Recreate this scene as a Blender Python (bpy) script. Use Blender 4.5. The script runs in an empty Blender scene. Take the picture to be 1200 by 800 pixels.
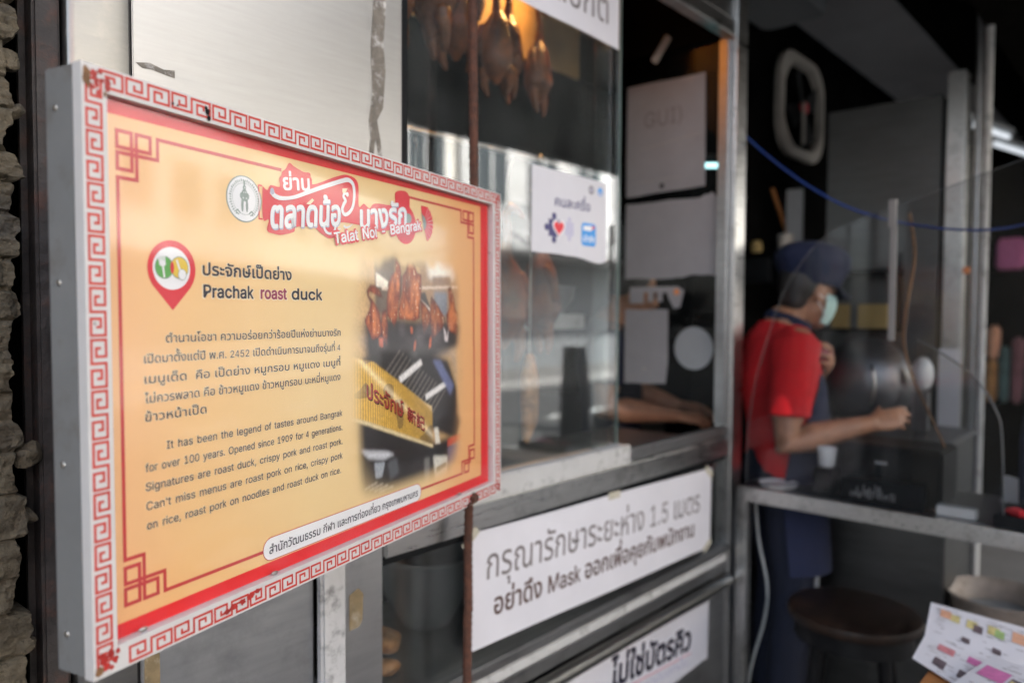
import bpy, bmesh, math, random, os
import numpy as np
from mathutils import Vector, Matrix, noise

S = bpy.context.scene
COL = S.collection
R = math.radians
random.seed(7)

# ------------------------------------------------------------------ camera
YAW, PITCH, ROLL, CAMH, CAMD, FPX = R(42.05), R(2.17), R(0.3), 1.476, 1.13, 870.0
SY, CY = math.sin(YAW), math.cos(YAW)


def lvl(p):                                   # level camera frame (right, forward, up) -> world axes
    return Vector((SY * p[0] + CY * p[1], -CY * p[0] + SY * p[1], p[2]))


_f = Vector((0, math.cos(PITCH), -math.sin(PITCH)))
_u = Vector((0, math.sin(PITCH), math.cos(PITCH)))
_r = Vector((1, 0, 0))
_r2 = _r * math.cos(ROLL) + _u * math.sin(ROLL)
_u2 = _u * math.cos(ROLL) - _r * math.sin(ROLL)
CR, CU, CF = lvl(_r2), lvl(_u2), lvl(_f)
CAM = Vector((0, -CAMD, CAMH))

cd = bpy.data.cameras.new('camera')
cd.sensor_width = 36.0
cd.lens = FPX / 1200.0 * 36.0
cd.clip_start, cd.clip_end = 0.02, 500
cd.dof.use_dof = True
cd.dof.focus_distance = 1.02
cd.dof.aperture_fstop = 2.15
co = bpy.data.objects.new('camera', cd)
COL.objects.link(co)
M = Matrix((CR, CU, -CF)).transposed().to_4x4()
M.translation = CAM
co.matrix_world = M
S.camera = co

# ------------------------------------------------------------------ world, sun, exposure
SUN_EL, SUN_AZ = R(50), R(25)                 # the sun stands behind the shop, over its roof
w = bpy.data.worlds.new('World')
S.world = w
w.use_nodes = True
nt = w.node_tree
bg = nt.nodes['Background']
sky = nt.nodes.new('ShaderNodeTexSky')
sky.sky_type = 'NISHITA'
sky.sun_disc = False
sky.sun_elevation = SUN_EL
sky.sun_rotation = SUN_AZ                     # clockwise from +Y
sky.dust_density = 3.0
sky.air_density = 1.0
sky.ozone_density = 0.6
hs = nt.nodes.new('ShaderNodeHueSaturation')         # hazy tropical sky, less blue than clear air
hs.inputs['Saturation'].default_value = 0.45
nt.links.new(sky.outputs[0], hs.inputs['Color'])
nt.links.new(hs.outputs[0], bg.inputs[0])
bg.inputs[1].default_value = 0.15
sl = bpy.data.lights.new('sun', 'SUN')
sl.energy = 4.5
sl.angle = R(0.5)
sl.color = (1.0, 0.95, 0.87)
so = bpy.data.objects.new('sun', sl)
COL.objects.link(so)
sd = Vector((math.sin(SUN_AZ) * math.cos(SUN_EL), math.cos(SUN_AZ) * math.cos(SUN_EL), math.sin(SUN_EL)))
so.rotation_euler = sd.to_track_quat('Z', 'Y').to_euler()
S.view_settings.view_transform = 'Standard'
S.view_settings.look = 'None'
S.view_settings.exposure = 2.62
S.view_settings.gamma = 1.0
S.view_settings.use_curve_mapping = False
S.render.engine = 'CYCLES'
S.cycles.use_denoising = True
S.cycles.max_bounces = 10
S.cycles.transparent_max_bounces = 24
S.cycles.caustics_reflective = False
S.cycles.caustics_refractive = False
S.cycles.sample_clamp_indirect = 4.0


# ------------------------------------------------------------------ materials
def srgb(r, g, b):
    return tuple(((c / 255.0) / 12.92 if c / 255.0 <= 0.04045 else ((c / 255.0 + 0.055) / 1.055) ** 2.4) for c in (r, g, b))


def mat(name, col, rough=0.5, metal=0.0, var=0.12, scale=14.0, stretch=(1, 1, 1), bump=0.0, bscale=60.0,
        dirt=None, dirt_amt=0.5, dirt_scale=6.0, rvar=0.08, spec=0.5, emit=None, estr=0.0, alpha=1.0, sheen=0.0, coat=0.0):
    m = bpy.data.materials.new(name)
    m.use_nodes = True
    n = m.node_tree.nodes
    L = m.node_tree.links
    b = n['Principled BSDF']
    b.inputs['Roughness'].default_value = rough
    b.inputs['Metallic'].default_value = metal
    b.inputs['Specular IOR Level'].default_value = spec
    b.inputs['Coat Weight'].default_value = coat
    b.inputs['Coat Roughness'].default_value = 0.06
    if sheen:
        b.inputs['Sheen Weight'].default_value = sheen
    tc = n.new('ShaderNodeTexCoord')
    mp = n.new('ShaderNodeMapping')
    mp.inputs['Scale'].default_value = stretch
    L.new(tc.outputs['Object'], mp.inputs[0])
    nz = n.new('ShaderNodeTexNoise')
    nz.inputs['Scale'].default_value = scale
    nz.inputs['Detail'].default_value = 6
    nz.inputs['Roughness'].default_value = 0.65
    L.new(mp.outputs[0], nz.inputs['Vector'])
    rp = n.new('ShaderNodeValToRGB')
    rp.color_ramp.elements[0].position = 0.3
    rp.color_ramp.elements[1].position = 0.7
    rp.color_ramp.elements[0].color = (*[max(0, c * (1 - var)) for c in col], 1)
    rp.color_ramp.elements[1].color = (*[min(1, c * (1 + var)) for c in col], 1)
    L.new(nz.outputs['Fac'], rp.inputs[0])
    out = rp.outputs[0]
    if dirt is not None:
        n2 = n.new('ShaderNodeTexNoise')
        n2.inputs['Scale'].default_value = dirt_scale
        n2.inputs['Detail'].default_value = 9
        n2.inputs['Roughness'].default_value = 0.7
        L.new(tc.outputs['Object'], n2.inputs['Vector'])
        r2 = n.new('ShaderNodeValToRGB')
        r2.color_ramp.elements[0].position = 0.52
        r2.color_ramp.elements[1].position = 0.68
        r2.color_ramp.elements[0].color = (0, 0, 0, 1)
        r2.color_ramp.elements[1].color = (dirt_amt, dirt_amt, dirt_amt, 1)
        L.new(n2.outputs['Fac'], r2.inputs[0])
        mx = n.new('ShaderNodeMix')
        mx.data_type = 'RGBA'
        mx.inputs[7].default_value = (*dirt, 1)
        L.new(r2.outputs[0], mx.inputs[0])
        L.new(out, mx.inputs[6])
        out = mx.outputs[2]
    L.new(out, b.inputs['Base Color'])
    mr = n.new('ShaderNodeMapRange')
    mr.inputs[3].default_value = max(0.02, rough - rvar)
    mr.inputs[4].default_value = min(1, rough + rvar)
    L.new(nz.outputs['Fac'], mr.inputs[0])
    L.new(mr.outputs[0], b.inputs['Roughness'])
    if bump:
        n3 = n.new('ShaderNodeTexNoise')
        n3.inputs['Scale'].default_value = bscale
        n3.inputs['Detail'].default_value = 5
        L.new(mp.outputs[0], n3.inputs['Vector'])
        bp = n.new('ShaderNodeBump')
        bp.inputs['Strength'].default_value = bump
        bp.inputs['Distance'].default_value = 0.01
        L.new(n3.outputs['Fac'], bp.inputs['Height'])
        L.new(bp.outputs[0], b.inputs['Normal'])
    if emit:
        b.inputs['Emission Color'].default_value = (*emit, 1)
        b.inputs['Emission Strength'].default_value = estr
    return m


def glass(name, tint=(0.93, 0.95, 0.94), ior=1.5, rough=0.0, veil=0.02, boost=1.0):
    m = bpy.data.materials.new(name)
    m.use_nodes = True
    n = m.node_tree.nodes
    L = m.node_tree.links
    for q in list(n):
        n.remove(q)
    o = n.new('ShaderNodeOutputMaterial')
    t = n.new('ShaderNodeBsdfTransparent')
    t.inputs[0].default_value = (*tint, 1)
    g = n.new('ShaderNodeBsdfGlossy')
    g.inputs['Roughness'].default_value = rough
    fr = n.new('ShaderNodeLayerWeight')               # Schlick's law, the same on both faces of the sheet
    fr.inputs['Blend'].default_value = 0.5
    pw = n.new('ShaderNodeMath')
    pw.operation = 'POWER'
    pw.inputs[1].default_value = 5.0
    L.new(fr.outputs['Facing'], pw.inputs[0])
    f0 = ((ior - 1) / (ior + 1)) ** 2
    mu = n.new('ShaderNodeMath')
    mu.operation = 'MULTIPLY_ADD'
    mu.inputs[1].default_value = (1 - f0) * boost
    mu.inputs[2].default_value = f0 * boost
    mu.use_clamp = True
    L.new(pw.outputs[0], mu.inputs[0])
    a = n.new('ShaderNodeMixShader')
    L.new(mu.outputs[0], a.inputs[0])
    L.new(t.outputs[0], a.inputs[1])
    L.new(g.outputs[0], a.inputs[2])
    d = n.new('ShaderNodeBsdfDiffuse')  # pale diffuse layer that puts reflection haze into the pane's colour
    d.inputs[0].default_value = (0.54, 0.57, 0.55, 1)
    tc = n.new('ShaderNodeTexCoord')
    nz = n.new('ShaderNodeTexNoise')
    nz.inputs['Scale'].default_value = 7
    nz.inputs['Detail'].default_value = 7
    L.new(tc.outputs['Object'], nz.inputs['Vector'])
    mr = n.new('ShaderNodeMapRange')
    mr.inputs[1].default_value = 0.15
    mr.inputs[2].default_value = 0.8
    mr.inputs[3].default_value = 0.0
    mr.inputs[4].default_value = veil
    L.new(nz.outputs['Fac'], mr.inputs[0])
    b = n.new('ShaderNodeMixShader')
    L.new(mr.outputs[0], b.inputs[0])
    L.new(a.outputs[0], b.inputs[1])
    L.new(d.outputs[0], b.inputs[2])
    L.new(b.outputs[0], o.inputs[0])
    return m


def vcol_mat(name, rough=0.45):
    m = bpy.data.materials.new(name)
    m.use_nodes = True
    n = m.node_tree.nodes
    a = n.new('ShaderNodeVertexColor')
    a.layer_name = 'print'
    m.node_tree.links.new(a.outputs[0], n['Principled BSDF'].inputs['Base Color'])
    n['Principled BSDF'].inputs['Roughness'].default_value = rough
    return m


K = {}
STEEL = dict(metal=1.0, rvar=0.1)
K['steel'] = mat('brushed_steel', (0.38, 0.374, 0.366), 0.42, var=0.06, scale=9, stretch=(1, 1, 14), dirt=(0.42, 0.41, 0.40), dirt_amt=0.5, dirt_scale=5, **STEEL)
K['steel_h'] = mat('brushed_steel_rail', (0.50, 0.50, 0.49), 0.3, var=0.10, scale=9, stretch=(1, 12, 12), dirt=(0.2, 0.19, 0.18), dirt_amt=0.7, dirt_scale=9, **STEEL)
K['steel_dk'] = mat('dull_steel', (0.31, 0.313, 0.318), 0.38, var=0.12, scale=6, stretch=(1, 1, 6), dirt=(0.16, 0.16, 0.16), dirt_amt=0.6, **STEEL)
K['steel_mid'] = mat('pale_brushed_sheet', (0.43, 0.435, 0.44), 0.36, var=0.08, scale=6, stretch=(1, 1, 10), dirt=(0.24, 0.24, 0.245), dirt_amt=0.5, **STEEL)
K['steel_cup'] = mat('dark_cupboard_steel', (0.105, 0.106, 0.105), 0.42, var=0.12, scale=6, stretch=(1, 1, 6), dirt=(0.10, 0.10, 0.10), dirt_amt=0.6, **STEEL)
K['steel_sh'] = mat('polished_steel', (0.21, 0.206, 0.196), 0.33, var=0.05, scale=20, stretch=(1, 1, 8), dirt=(0.3, 0.28, 0.25), dirt_amt=0.4, dirt_scale=30, **STEEL)
K['alu'] = mat('white_track_metal', (0.47, 0.47, 0.46), 0.5, var=0.08, dirt=(0.12, 0.11, 0.1), dirt_amt=0.7, dirt_scale=22)
K['pole'] = mat('worn_white_paint', (0.46, 0.46, 0.46), 0.5, var=0.1, scale=30, dirt=(0.12, 0.12, 0.12), dirt_amt=0.8, dirt_scale=28, stretch=(1, 1, .4))
K['rust'] = mat('rusty_iron', (0.085, 0.032, 0.018), 0.85, var=0.5, scale=60, bump=0.5, bscale=200, dirt=(0.05, 0.03, 0.022), dirt_amt=0.8, dirt_scale=40)
K['rustdk'] = mat('dark_rusted_steel', (0.030, 0.025, 0.023), 0.7, var=0.5, scale=16, dirt=(0.07, 0.03, 0.02), dirt_amt=0.8, dirt_scale=25, bump=0.5, bscale=50)
K['brick'] = mat('old_brick', (0.09, 0.073, 0.047), 0.95, var=0.45, scale=30, bump=1.0, bscale=70, dirt=(0.055, 0.048, 0.038), dirt_amt=0.9, dirt_scale=16)
K['mortar'] = mat('old_mortar', (0.12, 0.11, 0.085), 0.95, var=0.3, scale=30, bump=0.8, bscale=60)
K['boxgrey'] = mat('grey_painted_sheet', (0.165, 0.17, 0.168), 0.45, var=0.10, scale=9, dirt=(0.10, 0.085, 0.07), dirt_amt=0.6, dirt_scale=14)
K['rim'] = mat('white_vinyl_border', (0.53, 0.52, 0.505), 0.4, var=0.04, scale=25, dirt=(0.55, 0.53, 0.5), dirt_amt=0.5, dirt_scale=30)
K['key'] = mat('red_key_pattern_vinyl', (0.47, 0.040, 0.028), 0.4, var=0.12, scale=40)
K['redband'] = mat('red_print', (0.75, 0.018, 0.022), 0.35, var=0.04)
K['redline'] = mat('dull_red_print', (0.56, 0.045, 0.045), 0.35, var=0.04)
K['ink'] = mat('dark_ink', (0.016, 0.013, 0.028), 0.4, var=0.1)
K['inkgrey'] = mat('grey_ink', (0.17, 0.15, 0.15), 0.5, var=0.1)
K['inkbrown'] = mat('brown_ink', (0.085, 0.045, 0.035), 0.5, var=0.1)
K['halo'] = mat('pale_print_halo', (0.88, 0.72, 0.48), 0.4, var=0.02)
K['purple'] = mat('purple_red_ink', (0.30, 0.03, 0.09), 0.4, var=0.2, scale=30)
K['white'] = mat('white_print', (0.82, 0.82, 0.82), 0.4, var=0.02)
K['logored'] = mat('logo_red', (0.70, 0.035, 0.05), 0.35, var=0.06, scale=10)
K['lilac'] = mat('lilac_shade_print', (0.42, 0.42, 0.52), 0.35, var=0.06)
K['seal'] = mat('seal_grey_green', (0.25, 0.31, 0.27), 0.4, var=0.2, scale=80)
K['green'] = mat('green_print', (0.10, 0.36, 0.07), 0.4, var=0.1)
K['yellow'] = mat('yellow_print', (0.72, 0.50, 0.05), 0.4, var=0.1)
K['black'] = mat('black_print', (0.015, 0.013, 0.013), 0.4)
K['paper'] = mat('white_paper', (0.62, 0.615, 0.65), 0.5, var=0.05, scale=4, bump=0.25, bscale=7)
K['paper2'] = mat('grey_paper', (0.27, 0.265, 0.27), 0.75, var=0.08, scale=9, bump=0.25, bscale=14)  # even grey base, darker than the white paper
K['cleartape'] = mat('yellowed_clear_tape', (0.50, 0.47, 0.38), 0.25, var=0.12, scale=30)
K['tape'] = mat('brown_tape_residue', (0.20, 0.15, 0.08), 0.5, var=0.35, scale=40, dirt=(0.5, 0.47, 0.4), dirt_amt=0.6, dirt_scale=35)
K['residue'] = mat('grey_tape_residue', (0.15, 0.13, 0.105), 0.6, var=0.4, scale=50, dirt=(0.7, 0.68, 0.64), dirt_amt=0.8, dirt_scale=30)
K['glass'] = glass('window_glass', (0.90, 0.925, 0.915), 1.62, 0.02, 0.05, 2.5)
K['glass_low'] = glass('lower_window_glass', (0.92, 0.94, 0.935), 1.5, 0.02, 0.03, 1.0)
K['cover'] = glass('clear_cover_sheet', (0.98, 0.98, 0.98), 1.45, 0.06, 0.006, 0.85)
K['acrylic'] = glass('clear_acrylic', (0.86, 0.87, 0.88), 1.45, 0.05, 0.004, 0.6)
K['endpane'] = glass('dull_end_pane', (0.90, 0.91, 0.91), 1.2, 0.05, 0.01, 0.5)
K['edge'] = mat('bright_sheet_edge', (0.12, 0.125, 0.125), 0.2, var=0.05)
K['glassedge'] = mat('green_glass_edge', (0.12, 0.17, 0.155), 0.15, var=0.2)
K['duck'] = mat('roast_duck_skin', (0.21, 0.058, 0.015), 0.24, var=0.6, scale=14, bump=0.35, bscale=70, dirt=(0.035, 0.010, 0.006), dirt_amt=0.8, dirt_scale=9, coat=0.3)
K['pork'] = mat('crispy_pork', (0.42, 0.20, 0.075), 0.4, var=0.5, scale=24, bump=0.4, bscale=90, dirt=(0.16, 0.05, 0.02), dirt_amt=0.8, dirt_scale=16)
K['hookm'] = mat('hook_metal', (0.5, 0.48, 0.45), 0.3, metal=1.0)
K['dark'] = mat('near_black_wall', (0.005, 0.005, 0.005), 0.8, var=0.4, scale=4, spec=0.0)  # interior shade put into a near-black base colour
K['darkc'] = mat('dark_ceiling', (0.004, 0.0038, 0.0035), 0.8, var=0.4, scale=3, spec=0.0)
K['amber'] = mat('backboard_amber_glow', (0.30, 0.19, 0.07), 0.6, var=0.25, scale=8)  # the lamp's amber glow is also put into the board's colour
K['plastic_w'] = mat('white_plastic', (0.62, 0.63, 0.63), 0.4, var=0.05)
K['plastic_g'] = mat('grey_plastic', (0.32, 0.30, 0.27), 0.5, var=0.12)
K['black_pl'] = mat('black_plastic', (0.007, 0.008, 0.009), 0.45, var=0.2, spec=0.12)
K['navy'] = mat('navy_cloth', (0.007, 0.012, 0.040), 0.9, var=0.2, scale=60, bump=0.15, bscale=18)
K['navydk'] = mat('dark_navy_cloth', (0.007, 0.010, 0.024), 0.9, var=0.25, scale=40, bump=0.15, bscale=16)
K['red'] = mat('red_polo_cloth', (0.54, 0.008, 0.013), 0.9, var=0.12, scale=30, bump=0.25, bscale=13)
K['skin'] = mat('brown_skin', (0.36, 0.175, 0.100), 0.5, var=0.22, scale=22, dirt=(0.26, 0.11, 0.065), dirt_amt=0.5, dirt_scale=16)
K['hair'] = mat('dark_hair', (0.022, 0.020, 0.019), 0.5, var=0.3, scale=120)
K['mask'] = mat('pale_teal_mask', (0.46, 0.66, 0.62), 0.8, var=0.06, scale=50)
K['m_te'] = mat('muted_teal_pack', (0.07, 0.13, 0.13), 0.6, var=0.4, scale=12)
K['m_pk'] = mat('muted_pink_pack', (0.20, 0.085, 0.10), 0.6, var=0.4, scale=12)
K['m_og'] = mat('muted_orange_pack', (0.33, 0.17, 0.06), 0.6, var=0.4, scale=12)
K['pink'] = mat('pink_cloth', (0.58, 0.22, 0.27), 0.8, var=0.15, scale=30)
K['stool'] = mat('dark_worn_wood', (0.014, 0.009, 0.007), 0.4, var=0.6, scale=5, stretch=(1, 6, 1), dirt=(0.034, 0.018, 0.010), dirt_amt=0.7, dirt_scale=7, spec=0.18)
K['stoolblk'] = mat('black_painted_wood', (0.006, 0.006, 0.0065), 0.4, var=0.3, scale=30, spec=0.12)
K['wood'] = mat('orange_brown_wood', (0.34, 0.14, 0.045), 0.45, var=0.25, scale=6, stretch=(1, 8, 1))
K['counter'] = mat('dark_counter_top', (0.022, 0.024, 0.027), 0.3, var=0.2, scale=12)
K['blue'] = mat('blue_cable', (0.010, 0.040, 0.20), 0.4, var=0.05)
K['lightblue'] = mat('app_blue', (0.045, 0.30, 0.72), 0.4, var=0.05)
K['puzzle'] = mat('dark_blue_print', (0.045, 0.04, 0.15), 0.4, var=0.05)
K['palelilac'] = mat('pale_lilac_print', (0.48, 0.47, 0.60), 0.4, var=0.05)
K['heart'] = mat('red_heart_print', (0.68, 0.02, 0.035), 0.4, var=0.05)
K['pinkline'] = mat('pink_print', (0.75, 0.40, 0.44), 0.4, var=0.05)
K['magenta'] = mat('magenta_print', (0.60, 0.06, 0.26), 0.4, var=0.05)
K['orange'] = mat('orange_print', (0.72, 0.22, 0.05), 0.4, var=0.15)
K['basin_g'] = mat('grey_enamel', (0.15, 0.16, 0.165), 0.4, var=0.1)
K['dim'] = mat('dim_plastic', (0.16, 0.155, 0.15), 0.5, var=0.1)
K['faint'] = mat('faint_grey_print', (0.10, 0.105, 0.11), 0.6)
K['lamp_g'] = mat('grey_lamp_cover', (0.27, 0.285, 0.29), 0.6, var=0.06)
K['tube'] = mat('lit_tube', (0.8, 0.8, 0.8), 0.4, emit=(0.85, 0.92, 1.0), estr=0.13)
K['tube2'] = mat('lit_cool_tube', (0.8, 0.8, 0.8), 0.4, emit=(0.45, 0.9, 0.95), estr=0.45)
K['bulb'] = mat('lit_warm_bulb', (0.9, 0.7, 0.4), 0.4, emit=(1.0, 0.45, 0.12), estr=0.5)
K['asphalt'] = mat('asphalt', (0.05, 0.05, 0.052), 0.9, var=0.25, scale=40, bump=0.3, bscale=200)
K['tile'] = mat('pavement_tiles', (0.17, 0.165, 0.16), 0.8, var=0.2, scale=6, dirt=(0.08, 0.078, 0.075), dirt_amt=0.7, dirt_scale=3)
K['floor'] = mat('grey_floor', (0.035, 0.035, 0.033), 0.5, var=0.2, scale=5)
K['kerb'] = mat('kerb_concrete', (0.33, 0.32, 0.31), 0.9, var=0.2, scale=12)
K['paintw'] = mat('road_paint', (0.7, 0.7, 0.68), 0.7, var=0.15, scale=30)
K['facade'] = mat('cream_plaster', (0.66, 0.63, 0.58), 0.85, var=0.12, scale=2, dirt=(0.40, 0.38, 0.35), dirt_amt=0.5, dirt_scale=1.5)
K['facade2'] = mat('grey_plaster', (0.50, 0.50, 0.50), 0.85, var=0.12, scale=2, dirt=(0.3, 0.29, 0.27), dirt_amt=0.5, dirt_scale=1.5)
K['facade3'] = mat('rose_plaster', (0.56, 0.45, 0.43), 0.85, var=0.12, scale=2, dirt=(0.3, 0.26, 0.25), dirt_amt=0.5, dirt_scale=1.5)
K['winglass'] = mat('dark_window_glass', (0.03, 0.04, 0.045), 0.1, var=0.2)
K['shutter'] = mat('grey_roller_shutter', (0.22, 0.23, 0.24), 0.5, var=0.15, scale=3)
K['yellowbox'] = mat('yellow_card', (0.28, 0.20, 0.07), 0.7, var=0.15, scale=10)
K['shade_canopy'] = mat('dark_canopy_sheet', (0.012, 0.011, 0.009), 0.7, var=0.2, spec=0.0)
K['pot'] = mat('dark_pot_metal', (0.17, 0.17, 0.175), 0.36, metal=0.8, var=0.3, scale=8)
K['basin'] = mat('stained_basin', (0.26, 0.22, 0.19), 0.5, var=0.4, scale=8, dirt=(0.10, 0.06, 0.04), dirt_amt=0.8, dirt_scale=9)
K['m_or'] = mat('faded_orange_print', (0.62, 0.34, 0.22), 0.5, var=0.3, scale=60)
K['m_ye'] = mat('faded_yellow_print', (0.58, 0.50, 0.22), 0.5, var=0.3, scale=60)
K['m_gr'] = mat('faded_green_print', (0.28, 0.40, 0.16), 0.5, var=0.3, scale=60)
K['m_re'] = mat('faded_red_print', (0.52, 0.20, 0.22), 0.5, var=0.3, scale=60)
K['m_ma'] = mat('faded_magenta_print', (0.55, 0.16, 0.36), 0.5, var=0.2, scale=60)
K['m_dk'] = mat('faded_dark_print', (0.12, 0.09, 0.10), 0.5, var=0.5, scale=60)
K['gum'] = mat('red_wax_drip', (0.36, 0.025, 0.02), 0.35, var=0.4, scale=60)
K['stain'] = mat('rust_stain', (0.17, 0.085, 0.035), 0.7, var=0.5, scale=80)


# ------------------------------------------------------------------ mesh builder
class MB:
    def __init__(s):
        s.v, s.f, s.m = [], [], []

    def add(s, vs, fs, mi=0):
        o = len(s.v)
        s.v += [tuple(p) for p in vs]
        s.f += [tuple(i + o for i in f) for f in fs]
        s.m += [mi] * len(fs)
        return s

    def box(s, x0, x1, y0, y1, z0, z1, mi=0, bev=0.0, rot=None, seg=2):
        x0, x1 = min(x0, x1), max(x0, x1)
        y0, y1 = min(y0, y1), max(y0, y1)
        z0, z1 = min(z0, z1), max(z0, z1)
        bm = bmesh.new()
        bmesh.ops.create_cube(bm, size=1)
        for v in bm.verts:
            v.co = Vector(((x1 - x0) * v.co.x, (y1 - y0) * v.co.y, (z1 - z0) * v.co.z))
        if bev:
            bmesh.ops.bevel(bm, geom=list(bm.edges), offset=min(bev, 0.45 * min(x1 - x0, y1 - y0, z1 - z0)), segments=seg, affect='EDGES')
        c = Vector(((x0 + x1) / 2, (y0 + y1) / 2, (z0 + z1) / 2))
        bm.verts.index_update()
        vs = [((rot @ v.co) if rot else v.co) + c for v in bm.verts]
        s.add(vs, [[v.index for v in f.verts] for f in bm.faces], mi)
        bm.free()
        return s

    def tube(s, pts, rad, mi=0, seg=12, caps=True, ref=None, squash=1.0, dome=False):
        pts = [Vector(p) for p in pts]
        n = len(pts)
        if not hasattr(rad, '__len__'):
            rad = [rad] * n
        rad = [r if hasattr(r, '__len__') else (r, r * squash) for r in rad]
        tang = []
        for i in range(n):
            a = pts[max(0, i - 1)]
            b = pts[min(n - 1, i + 1)]
            tang.append((b - a).normalized())
        u = Vector(ref) if ref else (Vector((0, 0, 1)) if abs(tang[0].z) < 0.9 else Vector((1, 0, 0)))
        u = (u - tang[0] * u.dot(tang[0])).normalized()
        if dome:
            P, Q, T = [], [], []
            for k in (1, 2, 3):
                a = R(90 - 26 * k)
                P.append(pts[0] - tang[0] * (math.sin(a) * sum(rad[0]) / 2))
                Q.append((rad[0][0] * math.cos(a), rad[0][1] * math.cos(a)))
                T.append(tang[0])
            P += pts
            Q += rad
            T += tang
            for k in (3, 2, 1):
                a = R(90 - 26 * k)
                P.append(pts[-1] + tang[-1] * (math.sin(a) * sum(rad[-1]) / 2))
                Q.append((rad[-1][0] * math.cos(a), rad[-1][1] * math.cos(a)))
                T.append(tang[-1])
            pts, rad, tang = P, Q, T
            n = len(pts)
        vs, fs = [], []
        for i in range(n):
            t = tang[i]
            u = (u - t * u.dot(t))
            u = u.normalized() if u.length > 1e-6 else t.orthogonal().normalized()
            w_ = t.cross(u)
            for k in range(seg):
                a = 2 * math.pi * k / seg
                vs.append(pts[i] + u * (math.cos(a) * rad[i][0]) + w_ * (math.sin(a) * rad[i][1]))
        for i in range(n - 1):
            for k in range(seg):
                k2 = (k + 1) % seg
                fs.append((i * seg + k, i * seg + k2, (i + 1) * seg + k2, (i + 1) * seg + k))
        if caps:
            fs.append(tuple(reversed(range(seg))))
            fs.append(tuple((n - 1) * seg + k for k in range(seg)))
        return s.add(vs, fs, mi)

    def lathe(s, prof, c=(0, 0, 0), mi=0, seg=32, axis='Z', sx=1.0, sy=1.0):
        vs, fs = [], []
        for r, z in prof:
            for k in range(seg):
                a = 2 * math.pi * k / seg
                p = (r * sx * math.cos(a), r * sy * math.sin(a), z)
                if axis == 'X':
                    p = (p[2], p[0], p[1])
                elif axis == 'Y':
                    p = (p[0], p[2], p[1])
                vs.append((p[0] + c[0], p[1] + c[1], p[2] + c[2]))
        for i in range(len(prof) - 1):
            for k in range(seg):
                k2 = (k + 1) % seg
                fs.append((i * seg + k, i * seg + k2, (i + 1) * seg + k2, (i + 1) * seg + k))
        return s.add(vs, fs, mi)

    def ell(s, c, r, mi=0, seg=20, rot=None):
        vs, fs = [], []
        n = seg // 2
        for i in range(n + 1):
            a = math.pi * i / n
            for k in range(seg):
                b = 2 * math.pi * k / seg
                p = Vector((r[0] * math.sin(a) * math.cos(b), r[1] * math.sin(a) * math.sin(b), -r[2] * math.cos(a)))
                if rot:
                    p = rot @ p
                vs.append(p + Vector(c))
        for i in range(n):
            for k in range(seg):
                k2 = (k + 1) % seg
                fs.append((i * seg + k, i * seg + k2, (i + 1) * seg + k2, (i + 1) * seg + k))
        return s.add(vs, fs, mi)

    # flat print: fn maps (u, v, lift) to a point
    def poly(s, fn, pts, lift=0.0, mi=0):
        return s.add([fn(a, b, lift) for a, b in pts], [tuple(range(len(pts)))], mi)

    def disc(s, fn, c, ru, rv=None, lift=0.0, mi=0, seg=40, a0=0, a1=360):
        rv = rv or ru
        n = seg if a1 - a0 >= 360 else seg + 1
        pts = [(c[0] + ru * math.cos(R(a0 + (a1 - a0) * k / seg)), c[1] + rv * math.sin(R(a0 + (a1 - a0) * k / seg))) for k in range(n)]
        return s.poly(fn, pts, lift, mi)

    def stroke(s, fn, pts, wd, lift=0.0, mi=0, closed=False):
        P = [Vector((p[0], p[1])) for p in pts]
        n = len(P)
        if not hasattr(wd, '__len__'):
            wd = [wd] * n
        Lh, Rh = [], []
        for i in range(n):
            if closed:
                a, b = P[i - 1], P[(i + 1) % n]
            else:
                a, b = P[max(0, i - 1)], P[min(n - 1, i + 1)]
            d1 = (P[i] - a).normalized() if (P[i] - a).length > 1e-9 else (b - P[i]).normalized()
            d2 = (b - P[i]).normalized() if (b - P[i]).length > 1e-9 else d1
            n1 = Vector((-d1.y, d1.x))
            n2 = Vector((-d2.y, d2.x))
            m_ = n1 + n2
            m_ = m_ / max(0.35, m_.dot(n1)) if m_.length > 1e-6 else n1
            Lh.append(P[i] + m_ * wd[i] / 2)
            Rh.append(P[i] - m_ * wd[i] / 2)
        vs = [fn(p.x, p.y, lift) for p in Lh] + [fn(p.x, p.y, lift) for p in Rh]
        fs = [(i, (i + 1) % n, n + (i + 1) % n, n + i) for i in range(n if closed else n - 1)]
        return s.add(vs, fs, mi)

    def build(s, name, mats, parent=None, smooth=None, loc=None):
        me = bpy.data.meshes.new(name)
        me.from_pydata(s.v, [], s.f)
        for m_ in (mats if isinstance(mats, (list, tuple)) else [mats]):
            me.materials.append(K[m_] if isinstance(m_, str) else m_)
        me.polygons.foreach_set('material_index', s.m)
        bm = bmesh.new()
        bm.from_mesh(me)
        if smooth is not None:
            bmesh.ops.remove_doubles(bm, verts=bm.verts, dist=1e-6)
        if smooth is not None:
            bmesh.ops.recalc_face_normals(bm, faces=bm.faces)
        bm.to_mesh(me)
        bm.free()
        if smooth is not None:
            me.shade_smooth()
            me.set_sharp_from_angle(angle=R(smooth))
        me.update()
        o = bpy.data.objects.new(name, me)
        COL.objects.link(o)
        if parent:
            o.parent = parent
        if loc:
            o.location = loc
        return o


def cr(pts, n=8):                                     # Catmull-Rom through the points
    P = [Vector(p) for p in pts]
    out = []
    for i in range(len(P) - 1):
        a, b, c, d = P[max(0, i - 1)], P[i], P[i + 1], P[min(len(P) - 1, i + 2)]
        for k in range(n):
            t = k / n
            out.append(0.5 * ((2 * b) + (c - a) * t + (2 * a - 5 * b + 4 * c - d) * t * t + (3 * b - a - 3 * c + d) * t ** 3))
    out.append(P[-1])
    return out


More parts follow.
